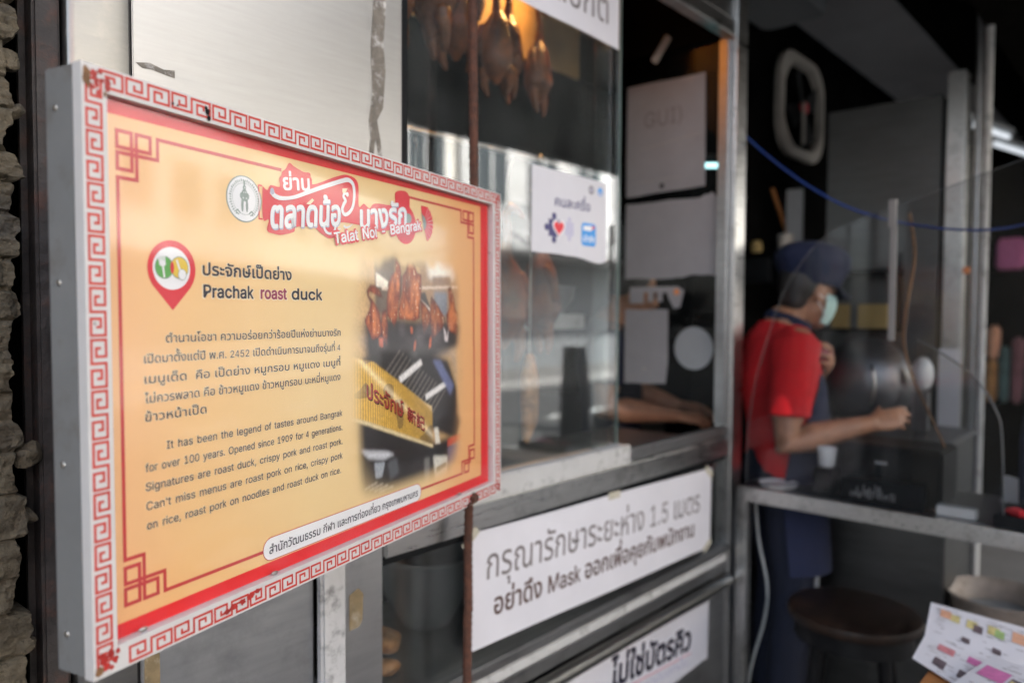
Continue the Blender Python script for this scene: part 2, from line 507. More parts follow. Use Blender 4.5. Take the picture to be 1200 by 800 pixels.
def tag(o, label, cat, group=None, kind=None):
    o['label'] = label
    o['category'] = cat
    if group:
        o['group'] = group
    if kind:
        o['kind'] = kind
    return o


def thing(name, label, cat, loc=(0, 0, 0), rz=0.0, group=None):
    o = bpy.data.objects.new(name, None)
    o.empty_display_size = 0.05
    o.location = loc
    o.rotation_euler = (0, 0, rz)
    COL.objects.link(o)
    return tag(o, label, cat, group)


def struct(name, mb, m, smooth=None):
    o = mb.build(name, m, smooth=smooth)
    o['kind'] = 'structure'
    return o


def dup(root, loc, rz=None, label=None, group=None, scale=None):
    r = root.copy()
    COL.objects.link(r)
    r.location = loc
    if rz is not None:
        r.rotation_euler = (0, 0, rz)
    if scale:
        r.scale = scale
    if label:
        r['label'] = label
    if group:
        r['group'] = group
    for ch in list(root.children):
        c = ch.copy()
        COL.objects.link(c)
        c.parent = r
        for g_ in ch.children:
            d = g_.copy()
            COL.objects.link(d)
            d.parent = c
    return r


def solid(mb, name, m, parent, voxel=0.006, smooth_it=6):
    """fuse the lofts of a builder into one continuous surface"""
    me = bpy.data.meshes.new('tmp')
    me.from_pydata(mb.v, [], mb.f)
    t = bpy.data.objects.new('tmp', me)
    COL.objects.link(t)
    a = t.modifiers.new('r', 'REMESH')
    a.mode = 'VOXEL'
    a.voxel_size = voxel
    if smooth_it:
        b = t.modifiers.new('s', 'SMOOTH')
        b.iterations = smooth_it
        b.factor = 0.5
    dg = bpy.context.evaluated_depsgraph_get()
    out = bpy.data.meshes.new_from_object(t.evaluated_get(dg))
    bpy.data.objects.remove(t)
    out.name = name
    out.materials.clear()
    out.materials.append(K[m])
    out.shade_smooth()
    o = bpy.data.objects.new(name, out)
    COL.objects.link(o)
    o.parent = parent
    return o


# ------------------------------------------------------------------ lettering
_inter = None
try:
    _p = os.path.join(bpy.utils.system_resource('DATAFILES'), 'fonts', 'Inter.woff2')
    if os.path.exists(_p):
        _inter = bpy.data.fonts.load(_p)
except Exception:
    _inter = None
_gc = {}


def _mesh_of(body, bold, font):
    c = bpy.data.curves.new('g', 'FONT')
    c.body = body
    if font is not None:
        c.font = font
    c.size = 1.0
    c.offset = bold
    c.resolution_u = 4
    o = bpy.data.objects.new('g', c)
    COL.objects.link(o)
    dg = bpy.context.evaluated_depsgraph_get()
    me = bpy.data.meshes.new_from_object(o.evaluated_get(dg))
    v = [(p.co.x, p.co.y) for p in me.vertices]
    f = [tuple(p.vertices) for p in me.polygons]
    bpy.data.objects.remove(o)
    bpy.data.curves.remove(c)
    bpy.data.meshes.remove(me)
    return v, f


# two letters of the grotesque are drawn here: their outlines overlap themselves in the variable font
OWN = {'k': ([(.07, 0), (.07, .756), (.145, .756), (.145, .29), (.37, .546), (.465, .546), (.27, .33), (.475, 0), (.385, 0), (.215, .27), (.145, .19), (.145, 0)], [tuple(range(11, -1, -1))], 0.50),
       '4': ([(.04, .165), (.36, .165), (.36, .23), (.125, .23), (.04, .23), (.04, .23), (.125, .23), (.36, .62), (.36, .727), (.34, .727), (.36, 0), (.435, 0), (.435, .727), (.36, .727), (.435, .165), (.535, .165), (.535, .23), (.435, .23)],
             [(0, 1, 2, 3, 4), (5, 6, 7, 8, 9), (10, 11, 12, 13), (14, 15, 16, 17)], 0.60)}


def glyph(ch):
    if ch not in _gc:
        ft = _inter if ord(ch) < 128 else None
        if ch == ' ':
            _gc[ch] = ([], [], 0.28)
        elif ch in OWN and _inter is not None:
            k_ = cap_h() / 0.727
            _gc[ch] = ([(a * k_, b * k_) for a, b in OWN[ch][0]], OWN[ch][1], OWN[ch][2] * k_)
        else:
            v, f = _mesh_of(ch, 0 if ord(ch) < 128 else 0.004, ft)
            v2, _ = _mesh_of(ch + '|', 0, ft)
            adv = max(p[0] for p in v2) - max(p[0] for p in _mesh_of('|', 0, ft)[0])
            _gc[ch] = (v, f, max(0.0, adv))
    return _gc[ch]


UP = 'ิีึืั็ํ'
TONE = '่้๊๋์'
LOW = 'ฺุู'
_thai_h = None


def layout(text, bold=0.0, track=0.0):
    """lay out a line at font size 1, lifting tone marks clear of upper vowels; returns verts, faces, width"""
    vs, fs, x, prev, gi = [], [], 0.0, '', 0
    mixed = any(ord(c) > 3584 and ord(c) < 3712 for c in text)
    kl = 1.12 * thai_h() / cap_h() if mixed else 1.0
    for ch in text:
        v, f, adv = glyph(ch)
        if mixed and ord(ch) < 128 and ch != ' ':
            v, adv = [(a * kl, b * kl) for a, b in v], adv * kl
        dy = 0.20 if (ch in TONE and prev and prev in UP) else 0.0
        dx = -0.10 if (ch in UP + TONE and prev in 'ปฝฟฬ') else 0.0
        o = len(vs)
        vs += [(a + x + dx, b + dy, gi % 4) for a, b in v]
        fs += [tuple(i + o for i in q) for q in f]
        gi += 1
        if ch in UP + TONE + LOW:
            adv = 0.0 if adv < 0.2 else adv
        else:
            adv += track
        x += adv
        prev = ch
    return vs, fs, x


def thai_h():
    global _thai_h
    if _thai_h is None:
        v = glyph('น')[0]
        _thai_h = max(p[1] for p in v)
    return _thai_h


def cap_h():
    if 'H' not in _capc:
        _capc['H'] = max(p[1] for p in glyph('H')[0])
    return _capc['H']


_capc = {}


def write(mb, fn, text, x0, x1, base, h, lift, mi, bold=0.0, rot=0.0, shear=0.0, thai=True, up=-1, track=0.0):
    """text from x0 to x1 on baseline `base`; h = height of a Thai consonant (or a Latin capital).  up=-1: v grows downwards"""
    vs, fs, wd = layout(text, bold, track)
    sy = h / (thai_h() if thai else cap_h())
    lo = min(p[0] for p in vs)
    hi = max(p[0] for p in vs)
    sx = (x1 - x0) / (hi - lo)
    ca, sa = math.cos(rot), math.sin(rot)
    # a bolder weight = the same letters overprinted with a small spread
    if bold > 0.0015:
        n_ = 6 if bold < 0.03 else 12
        spread = [(bold * math.cos(2 * math.pi * k / n_), bold * math.sin(2 * math.pi * k / n_)) for k in range(n_)]
    else:
        spread = [(0.0, 0.0)]
    for ci, (ox, oy) in enumerate(spread):
        out = []
        for a, b, g_ in vs:
            Y = (b + oy) * sy
            X = (a - lo) * sx + ox * sy + b * sy * shear
            out.append(fn(x0 + X * ca - Y * sa, base + up * (X * sa + Y * ca), lift + g_ * 0.012 + ci * 0.003))
        mb.add(out, fs, mi)

# ------------------------------------------------------------------ setting: ground, street, the shophouse that shades the pavement
g = MB().box(-120, 120, -120, 120, -0.40, -0.15)
struct('ground', g, 'asphalt')
g = MB().box(-60, 60, -2.7, 0.02, -0.3, 0.0)
struct('pavement', g, 'tile')
g = MB().box(-60, 60, 0.02, 9.0, -0.3, -0.004)
struct('shop_floor', g, 'floor')
g = MB().box(-60, 60, -2.86, -2.7, -0.3, 0.004, bev=0.02).box(-60, 60, -9.66, -9.5, -0.3, 0.004, bev=0.02)
struct('kerb', g, 'kerb')
g = MB().box(-60, 60, -12.0, -9.66, -0.3, 0.0)
struct('far_pavement', g, 'tile')
g = MB()
for k in range(-12, 14):
    g.box(k * 3.0, k * 3.0 + 1.5, -6.25, -6.13, -0.149, -0.146)
struct('road_markings', g, 'paintw')

sh = thing('shophouse', 'dark open-fronted shophouse rising over the roast duck counter', 'shophouse', (0, 0, 0))
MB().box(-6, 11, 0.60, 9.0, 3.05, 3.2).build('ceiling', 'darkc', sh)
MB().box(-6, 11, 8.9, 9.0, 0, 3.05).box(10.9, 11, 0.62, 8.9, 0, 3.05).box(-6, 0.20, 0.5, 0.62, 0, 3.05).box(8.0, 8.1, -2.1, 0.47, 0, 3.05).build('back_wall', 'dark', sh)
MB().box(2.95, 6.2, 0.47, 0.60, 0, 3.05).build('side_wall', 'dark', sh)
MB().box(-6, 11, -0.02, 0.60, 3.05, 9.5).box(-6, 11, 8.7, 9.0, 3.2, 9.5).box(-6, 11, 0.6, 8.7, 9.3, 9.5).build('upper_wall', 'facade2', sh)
MB().box(1.45, 10.9, -2.5, -0.60, 2.66, 2.72).box(1.45, 10.9, -0.60, -0.50, 2.66, 3.05).box(-6, 10.9, -0.5, -0.02, 3.05, 3.2).build('shade_canopy', 'shade_canopy', sh)  # added mostly out of view to darken the upper reflection in the glass

rnd = random.Random(3)


def opposite(x0, x1, h, mk, label, nwin):
    b = thing('row_building', label, 'building', ((x0 + x1) / 2, -12.0, 0), group='buildings across the street')
    W = (x1 - x0) / 2
    m_ = MB().box(-W, W, -7, 0, 0.0, h)
    m_.box(-W, W, 0.0, 0.25, 3.3, 3.6).box(-W, W, 0.0, 0.2, h - 0.4, h + 0.1)
    m_.build('wall', mk, b)
    m_ = MB().box(-W + 0.3, W - 0.3, 0.004, 0.05, 0.0, 2.9)
    m_.build('shutter', 'shutter', b)
    MB().box(-W, W, 0.05, 1.7, 2.95, 3.08).build('awning', mk, b)
    nf = int((h - 3.8) / 2.9)
    for fl in range(nf):
        for k in range(nwin):
            cx = -W + (k + 0.5) * 2 * W / nwin
            z0 = 4.3 + fl * 2.9
            f_ = MB()
            f_.box(cx - 0.62, cx + 0.62, 0.003, 0.08, z0 - 0.06, z0).box(cx - 0.62, cx + 0.62, 0.003, 0.08, z0 + 1.4, z0 + 1.46)
            f_.box(cx - 0.62, cx - 0.56, 0.003, 0.08, z0, z0 + 1.4).box(cx + 0.56, cx + 0.62, 0.003, 0.08, z0, z0 + 1.4).box(cx - 0.03, cx + 0.03, 0.02, 0.07, z0, z0 + 1.4)
            f_ = f_.build('window', 'plastic_w', b)
            MB().box(cx - 0.56, cx + 0.56, 0.003, 0.03, z0, z0 + 1.4).build('pane', 'winglass', f_)
    return b


opposite(-15, -3.2, 7.2, 'facade3', 'low rose coloured building across the street', 4)
opposite(-3.0, 4.5, 6.6, 'facade', 'low cream building across the street with two upper windows', 3)
opposite(4.7, 12.5, 10.0, 'facade', 'cream building across the street mirrored as bright windows in the showcase glass', 4)
opposite(12.7, 21, 12.6, 'facade2', 'tall grey building across the street', 4)
opposite(21.2, 33, 9.8, 'facade', 'wide cream building far along the street', 5)

# ------------------------------------------------------------------ broken brick wall and rusty stanchion at the left edge
br = thing('brick_wall', 'broken old brick wall with crumbling edge at the far left', 'wall', (0.0, 0.0, 0.0))
rb = random.Random(11)


def rough(mb_, amp, fr, seed):
    out = []
    for p in mb_.v:
        v = Vector(p)
        d = noise.noise_vector(v * fr + Vector((seed, 0, 0))) * amp + noise.noise_vector(v * fr * 3.7 + Vector((0, seed, 0))) * amp * 0.45
        out.append(tuple(v + d))
    mb_.v = out


def block(mb_, x0, x1, y0, y1, z0, z1, cell):
    nx, nz = max(1, int((x1 - x0) / cell)), max(1, int((z1 - z0) / cell))
    o = len(mb_.v)
    for face_y in (y0, y1):
        for i in range(nx + 1):
            for j in range(nz + 1):
                inset = 0.004 if (face_y == y0 and (i in (0, nx) or j in (0, nz))) else 0
                mb_.v.append((x0 + (x1 - x0) * i / nx, face_y + inset, z0 + (z1 - z0) * j / nz))
    n_ = (nx + 1) * (nz + 1)
    idx = lambda s_, i, j: o + s_ * n_ + i * (nz + 1) + j
    fs = []
    for i in range(nx):
        for j in range(nz):
            fs.append((idx(0, i, j), idx(0, i + 1, j), idx(0, i + 1, j + 1), idx(0, i, j + 1)))
            fs.append((idx(1, i, j), idx(1, i, j + 1), idx(1, i + 1, j + 1), idx(1, i + 1, j)))
    for i in range(nx):
        fs.append((idx(0, i, 0), idx(1, i, 0), idx(1, i + 1, 0), idx(0, i + 1, 0)))
        fs.append((idx(0, i, nz), idx(0, i + 1, nz), idx(1, i + 1, nz), idx(1, i, nz)))
    for j in range(nz):
        fs.append((idx(0, 0, j), idx(0, 0, j + 1), idx(1, 0, j + 1), idx(1, 0, j)))
        fs.append((idx(0, nx, j), idx(1, nx, j), idx(1, nx, j + 1), idx(0, nx, j + 1)))
    mb_.f += fs
    mb_.m += [0] * len(fs)


bk, mo = MB(), MB()
# weathered courses: one rough face whose joints are shallow grooves and whose end is broken off course by course
courses, z = [], 0.6
while z < 2.4:
    h = rb.uniform(0.036, 0.060)
    courses.append((z, z + h, rb.uniform(-0.013, 0.010), rb.uniform(0, 0.2), rb.uniform(-0.005, 0.004)))
    z += h
ZS = np.arange(0.62, 2.3, 0.0035)
OFFS = [0.0, 0.002, 0.005, 0.009, 0.014, 0.020, 0.027, 0.035, 0.045, 0.060, 0.080, 0.11, 0.16, 0.24, 0.34, 0.5]
nr, ncol = len(ZS), len(OFFS)
for z in ZS:
    c = [q for q in courses if q[0] <= z < q[1]][0]
    dj = min(z - c[0], c[1] - z)
    joint = math.exp(-(dj / 0.0032) ** 2)
    e = 0.287 + 0.006 * noise.noise(Vector((0, 0, z * 3.0))) + c[2] * min(1.0, dj / 0.006) + 0.008 * noise.noise(Vector((5, 0, z * 24))) + 0.004 * noise.noise(Vector((9, 2, z * 90)))
    st_ = noise.noise(Vector((2, 7, z * 17)))
    e += 0.007 * round(st_ * 4) / 4
    e -= 0.004 * joint
    for k, o in enumerate(OFFS):
        x = e - o
        p = Vector((x, 0, z))
        y = -0.004 + c[4] + 0.006 * round(noise.noise(p * 30) * 3) / 3 + 0.005 * abs(noise.noise(p * 45)) + 0.003 * noise.noise(p * 110) + 0.0015 * noise.noise(p * 260) + 0.006 * joint
        vj = abs(((x + c[3]) / 0.21) % 1.0 - 0.5) * 0.21
        y += 0.006 * math.exp(-(vj / 0.003) ** 2)
        if k == 0:
            y += 0.010 + 0.006 * noise.noise(p * 40)
        bk.v.append((x, y, z))
    bk.v.append((e - 0.004 + 0.003 * noise.noise(Vector((3, 3, z * 70))), 0.10, z))
for i in range(nr - 1):
    for k in range(ncol - 1):
        bk.f.append((i * (ncol + 1) + k, (i + 1) * (ncol + 1) + k, (i + 1) * (ncol + 1) + k + 1, i * (ncol + 1) + k + 1))
    bk.f.append((i * (ncol + 1) + ncol, (i + 1) * (ncol + 1) + ncol, (i + 1) * (ncol + 1), i * (ncol + 1)))
bk.m = [0] * len(bk.f)
bk.build('brickwork', 'brick', br, smooth=24)
block(mo, -6.0, 0.262, 0.016, 0.10, 0.0, 3.04, 0.02 * 3)
mo.build('mortar', 'mortar', br, smooth=60)
ch = MB()
for (zc, xe, sz) in ((1.800, 0.300, 0.016), (1.735, 0.303, 0.012), (1.285, 0.315, 0.018), (1.20, 0.306, 0.014), (1.03, 0.304, 0.013)):
    t = MB()
    t.ell((xe - sz, 0.012, zc), (sz, 0.016, sz * 0.9), 0, 22)
    t.v = [tuple(Vector(p) + noise.noise_vector(Vector(p) * 60 + Vector((zc * 9, 0, 0))) * sz * 0.55) for p in t.v]
    ch.add(t.v, t.f)
ch.build('loose_chunk', 'brick', br)
MB().box(0.20, 0.352, 0.115, 0.125, 0.0, 3.04).build('gap_backing', 'dark', br)

st = MB().box(0.314, 0.3475, 0.012, 0.06, 0.0, 3.04, bev=0.004).box(0.306, 0.314, 0.045, 0.055, 0.0, 3.04)
n0 = len(st.v)
tag(st.build('steel_stanchion', 'rustdk'), 'dark rusted steel upright in the gap beside the brick wall', 'stanchion')

# ------------------------------------------------------------------ the roast duck showcase (wall plane y = 0, x along the street)
sc = thing('display_cabinet', 'long stainless steel and glass roast duck showcase with notices taped on it', 'showcase', (0.35, 0, 0))
OX = -0.35


def sb(*a, **k):
    b_ = MB()
    return b_


def part(name, m_, boxes, bev=0.0, parent=sc, smooth=None):
    b_ = MB()
    for q in boxes:
        b_.box(q[0] + OX, q[1] + OX, *q[2:6], bev=bev)
    return b_.build(name, m_, parent, smooth=smooth)


cp = MB()
prof = [(0.0, 0.04), (0.0, 0.006), (0.004, 0.001), (0.012, -0.002), (0.045, -0.002), (0.066, -0.0045), (0.080, -0.002), (0.082, 0.004), (0.082, 0.04)]
vs = [(0.350 + OX + a, b, z_) for z_ in (0.0, 3.04) for a, b in prof]
n_ = len(prof)
cp.add(vs, [(i, i + 1, n_ + i + 1, n_ + i) for i in range(n_ - 1)])
cp.build('corner_post', 'steel_sh', sc, smooth=40)
part('seam_strip', 'black', [(0.4325, 0.4355, 0.006, 0.012, 0, 3.04)])
up = MB()
up.box(0.436 + OX, 0.932 + OX, 0.0, 0.02, 1.062, 3.04, bev=0.0015)
up.build('side_panel', 'steel', sc)
part('side_panel', 'steel_mid', [(0.436, 0.730, 0.0, 0.02, 0.0, 1.059)], bev=0.0015)
part('side_panel', 'steel_mid', [(0.792, 0.884, 0.0, 0.02, 0.0, 1.059)], bev=0.0015)
part('upright', 'pole', [(0.734, 0.786, -0.022, -0.0015, 0.0, 1.20)], bev=0.005, smooth=40)
part('seam_strip', 'black', [(0.7305, 0.7335, 0.004, 0.018, 0, 1.055), (0.7865, 0.7915, 0.004, 0.018, 0, 1.055)])
# right post, top rail, beams
part('end_post', 'steel_h', [(2.345, 2.430, -0.012, 0.05, 0.0, 3.04)], bev=0.006, smooth=40)
part('inner_stile', 'steel_dk', [(2.318, 2.343, 0.006, 0.04, 1.105, 2.385)], bev=0.003)
part('top_rail', 'steel_h', [(0.934, 2.344, -0.006, 0.04, 2.395, 2.445), (0.934, 2.344, 0.0, 0.04, 2.4475, 2.55)], bev=0.004, smooth=40)
part('header_panel', 'dark', [(0.934, 2.344, 0.01, 0.04, 2.553, 3.04)])
part('window_stile', 'black_pl', [(0.9335, 0.949, 0.004, 0.04, 1.12, 2.393)])
part('sliding_track', 'alu', [(0.886, 1.723, -0.018, 0.03, 1.066, 1.118)], bev=0.003)
part('sliding_track', 'steel_dk', [(1.725, 2.344, -0.002, 0.03, 1.066, 1.100)], bev=0.003)
part('beam', 'steel_h', [(0.886, 2.344, -0.006, 0.04, 1.002, 1.064)], bev=0.005, smooth=40)
part('sill', 'steel_dk', [(0.886, 2.344, -0.010, 0.04, 0.672, 0.700)], bev=0.004, smooth=40)
part('lower_rail', 'alu', [(0.886, 2.344, -0.004, 0.04, 0.640, 0.670)], bev=0.004)
part('lower_rail', 'steel_dk', [(0.886, 2.344, 0.0, 0.04, 0.600, 0.638)], bev=0.003)
b_ = MB()
b_.tube([(0.886 + OX, -0.012, 0.578), (2.344 + OX, -0.012, 0.578)], 0.020, 0, 20)
b_.build('tubular_rail', 'steel_sh', sc, smooth=50)
part('lower_panel', 'steel_dk', [(0.886, 2.344, 0.004, 0.04, 0.0, 0.556)])
part('sill', 'black_pl', [(0.886, 2.344, 0.008, 0.04, 0.985, 0.9995)])
# glass
gl = part('glass_pane', 'glass', [(0.950, 1.655, 0.012, 0.017, 1.118, 2.393)])
gl2 = part('glass_pane', 'glass', [(1.600, 1.712, 0.024, 0.029, 1.118, 2.393)])
part('pane_edge', 'glassedge', [(1.7122, 1.7165, 0.0225, 0.0305, 1.118, 2.393)])
part('glass_pane', 'glass_low', [(0.886, 2.343, 0.014, 0.019, 0.700, 0.985)])
part('glass_pane', 'endpane', [(2.352, 2.356, 0.05, 0.46, 1.118, 2.393)])
# inside
part('case_floor', 'steel_dk', [(0.95, 2.34, 0.042, 0.46, 1.02, 1.05)])
part('bottom_shelf', 'steel_dk', [(0.886, 2.34, 0.042, 0.46, 0.655, 0.690)])
part('backboard', 'amber', [(0.95, 2.10, 0.455, 0.465, 2.29, 3.02)])
part('backboard', 'dark', [(0.895, 1.74, 0.455, 0.465, 0.0, 1.02), (0.95, 1.3, 0.455, 0.465, 1.05, 2.285), (0.936, 0.945, 0.042, 0.46, 1.05, 3.0), (2.330, 2.338, 0.042, 0.454, 2.40, 3.02), (2.105, 2.329, 0.455, 0.465, 2.29, 3.02), (0.946, 2.329, 0.042, 0.454, 3.02, 3.03), (1.0, 2.34, 0.47, 0.48, 0, 0.98)])  # includes an added dark partition and lid that hold back lamp light
part('inner_shelf', 'steel_h', [(1.30, 2.02, 0.36, 0.46, 1.425, 1.475)], bev=0.004)
b_ = MB()
for zz, yy in ((2.60, 0.2), (1.91, 0.24)):
    MB().tube([(0.945 + OX, yy, zz), (1.76 + OX, yy, zz)], 0.006, 0, 10).build('hanging_rod', 'hookm', sc, smooth=50)

# tape remains on the panels
TAPE = 'residue'
fn = lambda x, z_, l: (x + OX, -0.0006 - l, z_)
MB().poly(fn, [(0.864, 3.0), (0.893, 3.0), (0.890, 2.3), (0.893, 2.05), (0.887, 1.98), (0.892, 1.93), (0.886, 1.86), (0.872, 1.835), (0.880, 1.80), (0.884, 1.765), (0.876, 1.77), (0.868, 1.80), (0.862, 1.755), (0.855, 1.73), (0.851, 1.76), (0.858, 1.80), (0.853, 1.83), (0.861, 1.88), (0.858, 1.97), (0.864, 2.05)]).build('tape_residue', TAPE, sc)
MB().poly(fn, [(0.440, 1.834), (0.460, 1.838), (0.480, 1.833), (0.496, 1.836), (0.496, 1.824), (0.480, 1.826), (0.462, 1.829), (0.449, 1.828)]).build('tape_residue', TAPE, sc)
TAPE = 'tape'
MB().poly(fn, [(0.806, 0.953), (0.826, 0.962), (0.838, 0.948), (0.836, 0.90), (0.829, 0.888), (0.806, 0.886)]).build('tape_residue', TAPE, sc)
MB().poly(fn, [(0.441, 0.963), (0.463, 0.963), (0.4635, 0.90), (0.440, 0.90)]).build('tape_residue', TAPE, sc)
MB().poly(fn, [(0.97, 0.652), (1.05, 0.657), (1.12, 0.655), (1.11, 0.645), (1.02, 0.643)]).build('tape_residue', TAPE, sc)

# ------------------------------------------------------------------ what stands and hangs in the showcase
lampt = thing('heat_lamp', 'glowing amber lamp inside the top of the roast duck showcase', 'lamp', (1.92, 0.22, 2.84))
b_ = MB().lathe([(0.0, 0.0), (0.018, 0.004), (0.028, 0.022), (0.026, 0.045), (0.014, 0.066), (0.0, 0.07)], seg=20)
b_.build('bulb', 'bulb', lampt, smooth=60)
b_ = MB().lathe([(0.030, 0.056), (0.016, 0.066), (0.014, 0.10), (0.0, 0.101)], seg=16).tube([(0, 0, 0.10), (0, 0, 0.25)], 0.004)
b_.build('holder', 'black_pl', lampt, smooth=50)
pl_ = bpy.data.lights.new('lamp_light', 'SPOT')         # the lamp's light as a spot, shaped to reach ducks and not papers
pl_.spot_size = R(105)
pl_.spot_blend = 0.6
pl_.energy = 30.0
pl_.color = (1.0, 0.48, 0.15)
pl_.shadow_soft_size = 0.03
po = bpy.data.objects.new('lamp_light', pl_)
COL.objects.link(po)
po.parent = lampt
po.location = (-0.03, 0.0, -0.012)
po.rotation_euler = Vector((0.62, -0.12, 0.50)).to_track_quat('Z', 'Y').to_euler()


def duck_parts(root):
    b = MB()
    b.tube([(0, 0, 0.0), (0.004, -0.006, -0.06), (0.0, 0, -0.13), (0.0, 0.002, -0.18), (0, 0, -0.25), (0, 0, -0.32), (0.0, 0.006, -0.37), (0.002, 0.012, -0.40)],
           [(0.012, 0.012), (0.014, 0.014), (0.024, 0.022), (0.052, 0.046), (0.068, 0.058), (0.072, 0.062), (0.048, 0.040), (0.018, 0.014)], 0, 18, dome=True)
    b.tube([(0.0, 0.0, 0.0), (0.012, -0.01, 0.022), (0.030, -0.014, 0.012), (0.060, -0.016, -0.014)], [(0.013, 0.013), (0.018, 0.016), (0.015, 0.013), (0.007, 0.005)], 0, 12, dome=True)
    b.v = [tuple(Vector(p) + noise.noise_vector(Vector(p) * 30) * 0.006) for p in b.v]
    solid(b, 'carcass', 'duck', root, 0.007, 3)
    for sx_ in (-1, 1):
        q = MB().tube([(sx_ * 0.055, 0.0, -0.19), (sx_ * 0.078, -0.01, -0.235), (sx_ * 0.066, -0.02, -0.285)], [0.016, 0.015, 0.009], 0, 10, dome=True)
        q.build('wing', 'duck', root, smooth=70)
        q = MB().tube([(sx_ * 0.045, 0.0, -0.36), (sx_ * 0.050, -0.008, -0.41), (sx_ * 0.036, -0.012, -0.445)], [0.026, 0.017, 0.010], 0, 10, dome=True)
        q.build('leg', 'duck', root, smooth=70)
    h_ = MB().tube(cr([(0, 0, 0.16), (0.012, 0, 0.175), (0.024, 0, 0.16), (0.012, 0, 0.13), (0, 0, 0.02)], 5), 0.0025, 0, 8)
    h_.build('hook', 'hookm', root, smooth=60)


DG = 'roast ducks hanging in the showcase'
d0 = thing('roast_duck', 'dark glazed roast duck hanging just left of the rusty bar, in the lamp glow', 'roast duck', (1.06, 0.20, 2.44), R(20), DG)
d0.scale = (0.92, 0.92, 0.86)
duck_parts(d0)
for x, y, z_, rz, sc_, lb in ((1.17, 0.17, 2.47, 70, 0.88, 'second dark roast duck from the left, behind the rusty bar in the upper row'),
                              (1.285, 0.22, 2.43, -30, 0.80, 'roast duck hanging just right of the rusty bar in the upper row'),
                              (1.40, 0.19, 2.33, 130, 0.66, 'small plump roast duck right in front of the amber-lit backboard'),
                              (1.485, 0.23, 2.36, 60, 0.70, 'roast duck between the plump one and the one nearest the white paper corner'),
                              (1.575, 0.20, 2.30, 15, 0.62, 'roast duck at the right end of the upper row under the white paper corner'),
                              (1.17, 0.24, 1.74, 40, 0.9, 'shadowy roast duck at the left of the lower row behind the sign edge'),
                              (1.36, 0.22, 1.76, 100, 0.9, 'shadowy roast duck of the lower row behind the square white sticker'),
                              (1.50, 0.25, 1.75, -20, 0.9, 'shadowy roast duck just under the square white sticker'),
                              (1.63, 0.23, 1.77, 60, 0.9, 'last roast duck of the lower row beside the edge of the glass')):
    dup(d0, (x, y, z_), R(rz), lb, DG, (sc_, sc_, sc_))
pk = thing('pork_strip', 'long strip of golden roast pork hanging low behind the glass', 'roast pork', (1.50, 0.16, 1.33))
b_ = MB().tube([(0, 0, 0.03), (0.0, 0, -0.02), (0.004, 0, -0.08), (-0.002, 0, -0.14), (-0.012, 0, -0.19)], [(0.014, 0.010), (0.030, 0.016), (0.033, 0.018), (0.028, 0.017), (0.014, 0.009)], 0, 14, dome=True)
b_.v = [tuple(Vector(p) + noise.noise_vector(Vector(p) * 38) * 0.006) for p in b_.v]
b_.build('meat', 'pork', pk, smooth=60)
MB().tube(cr([(0, 0, 0.47), (0.01, 0, 0.485), (0.02, 0, 0.47), (0.006, 0, 0.40), (0, 0, 0.02)], 5), 0.0025, 0, 8).build('hook', 'hookm', pk, smooth=60)

b_ = MB().lathe([(0.0, 0.0), (0.05, 0.0), (0.062, 0.006), (0.105, 0.085), (0.120, 0.178), (0.126, 0.182), (0.124, 0.187), (0.116, 0.184), (0.100, 0.088), (0.056, 0.014), (0, 0.012)], seg=40)
bo = b_.build('basin', 'basin_g', smooth=45, loc=(1.235, 0.27, 0.692))
tag(bo, 'white basin standing in the lower case left of the long notice', 'basin')
for k, (x, y, z_, rx, rz, lb) in enumerate(((0.985, 0.13, 0.712, 0.046, 20, 'flat piece of orange roast meat at the bottom of the lower case corner'),
                                            (1.035, 0.19, 0.735, 0.05, 80, 'glossy brown piece of roast meat leaning by the white basin'),
                                            (0.960, 0.20, 0.755, 0.04, -40, 'topmost piece of roast meat in the corner of the lower case'))):
    q = MB()
    q.ell((0, 0, 0), (rx, rx * 0.7, rx * 0.42), 0, 22)
    q.v = [tuple(Vector(p) + noise.noise_vector(Vector(p) * 26 + Vector((k * 5, 0, 0))) * 0.018) for p in q.v]
    o_ = q.build('roast_meat', 'pork', smooth=70, loc=(x, y, z_))
    o_.rotation_euler = (R(15 * k), R(20 - 15 * k), R(rz))
    tag(o_, lb, 'roast meat', 'roast meat pieces in the lower case')
b_ = MB().box(1.345, 1.455, 0.37, 0.44, 1.476, 1.60, bev=0.006)
tag(b_.build('storage_tub', 'plastic_w', smooth=40), 'pale square tub on the shelf inside the showcase', 'tub')
b_ = MB().lathe([(0.0, 0.0), (0.04, 0.0), (0.075, 0.05), (0.08, 0.09), (0.076, 0.09), (0.07, 0.052), (0.0, 0.008)], seg=32)
o_ = b_.build('steel_bowl', 'pot', smooth=50, loc=(1.90, 0.41, 1.475))
tag(o_, 'dark steel bowl on the shelf by the edge of the sliding glass', 'bowl')
b_ = MB().box(-0.013, 0.013, -0.004, 0.004, -0.055, 0.055, bev=0.004)
o_ = b_.build('knife_rack_clip', 'plastic_g', smooth=40, loc=Vector((2.3018, 0.2500, 2.4004)))
o_.rotation_euler = (0, R(30), R(-40))
tag(o_, 'small pale metal clip hanging in the dark window opening', 'clip')
b_ = MB().tube([(-0.09, 0, 0), (0.09, 0, 0)], 0.010, 0, 14)
ft = thing('fluorescent_tube', 'short lit cool-white tube glimpsed through the end pane beside the papers', 'tube light', Vector((2.7500, 0.2673, 2.0672)), R(-50))
b_.build('tube', 'tube2', ft, smooth=50)
MB().box(-0.105, -0.09, -0.012, 0.012, -0.012, 0.03).box(0.09, 0.105, -0.012, 0.012, -0.012, 0.03).box(-0.105, 0.105, -0.014, 0.014, 0.03, 0.045).build('fitting', 'black_pl', ft)

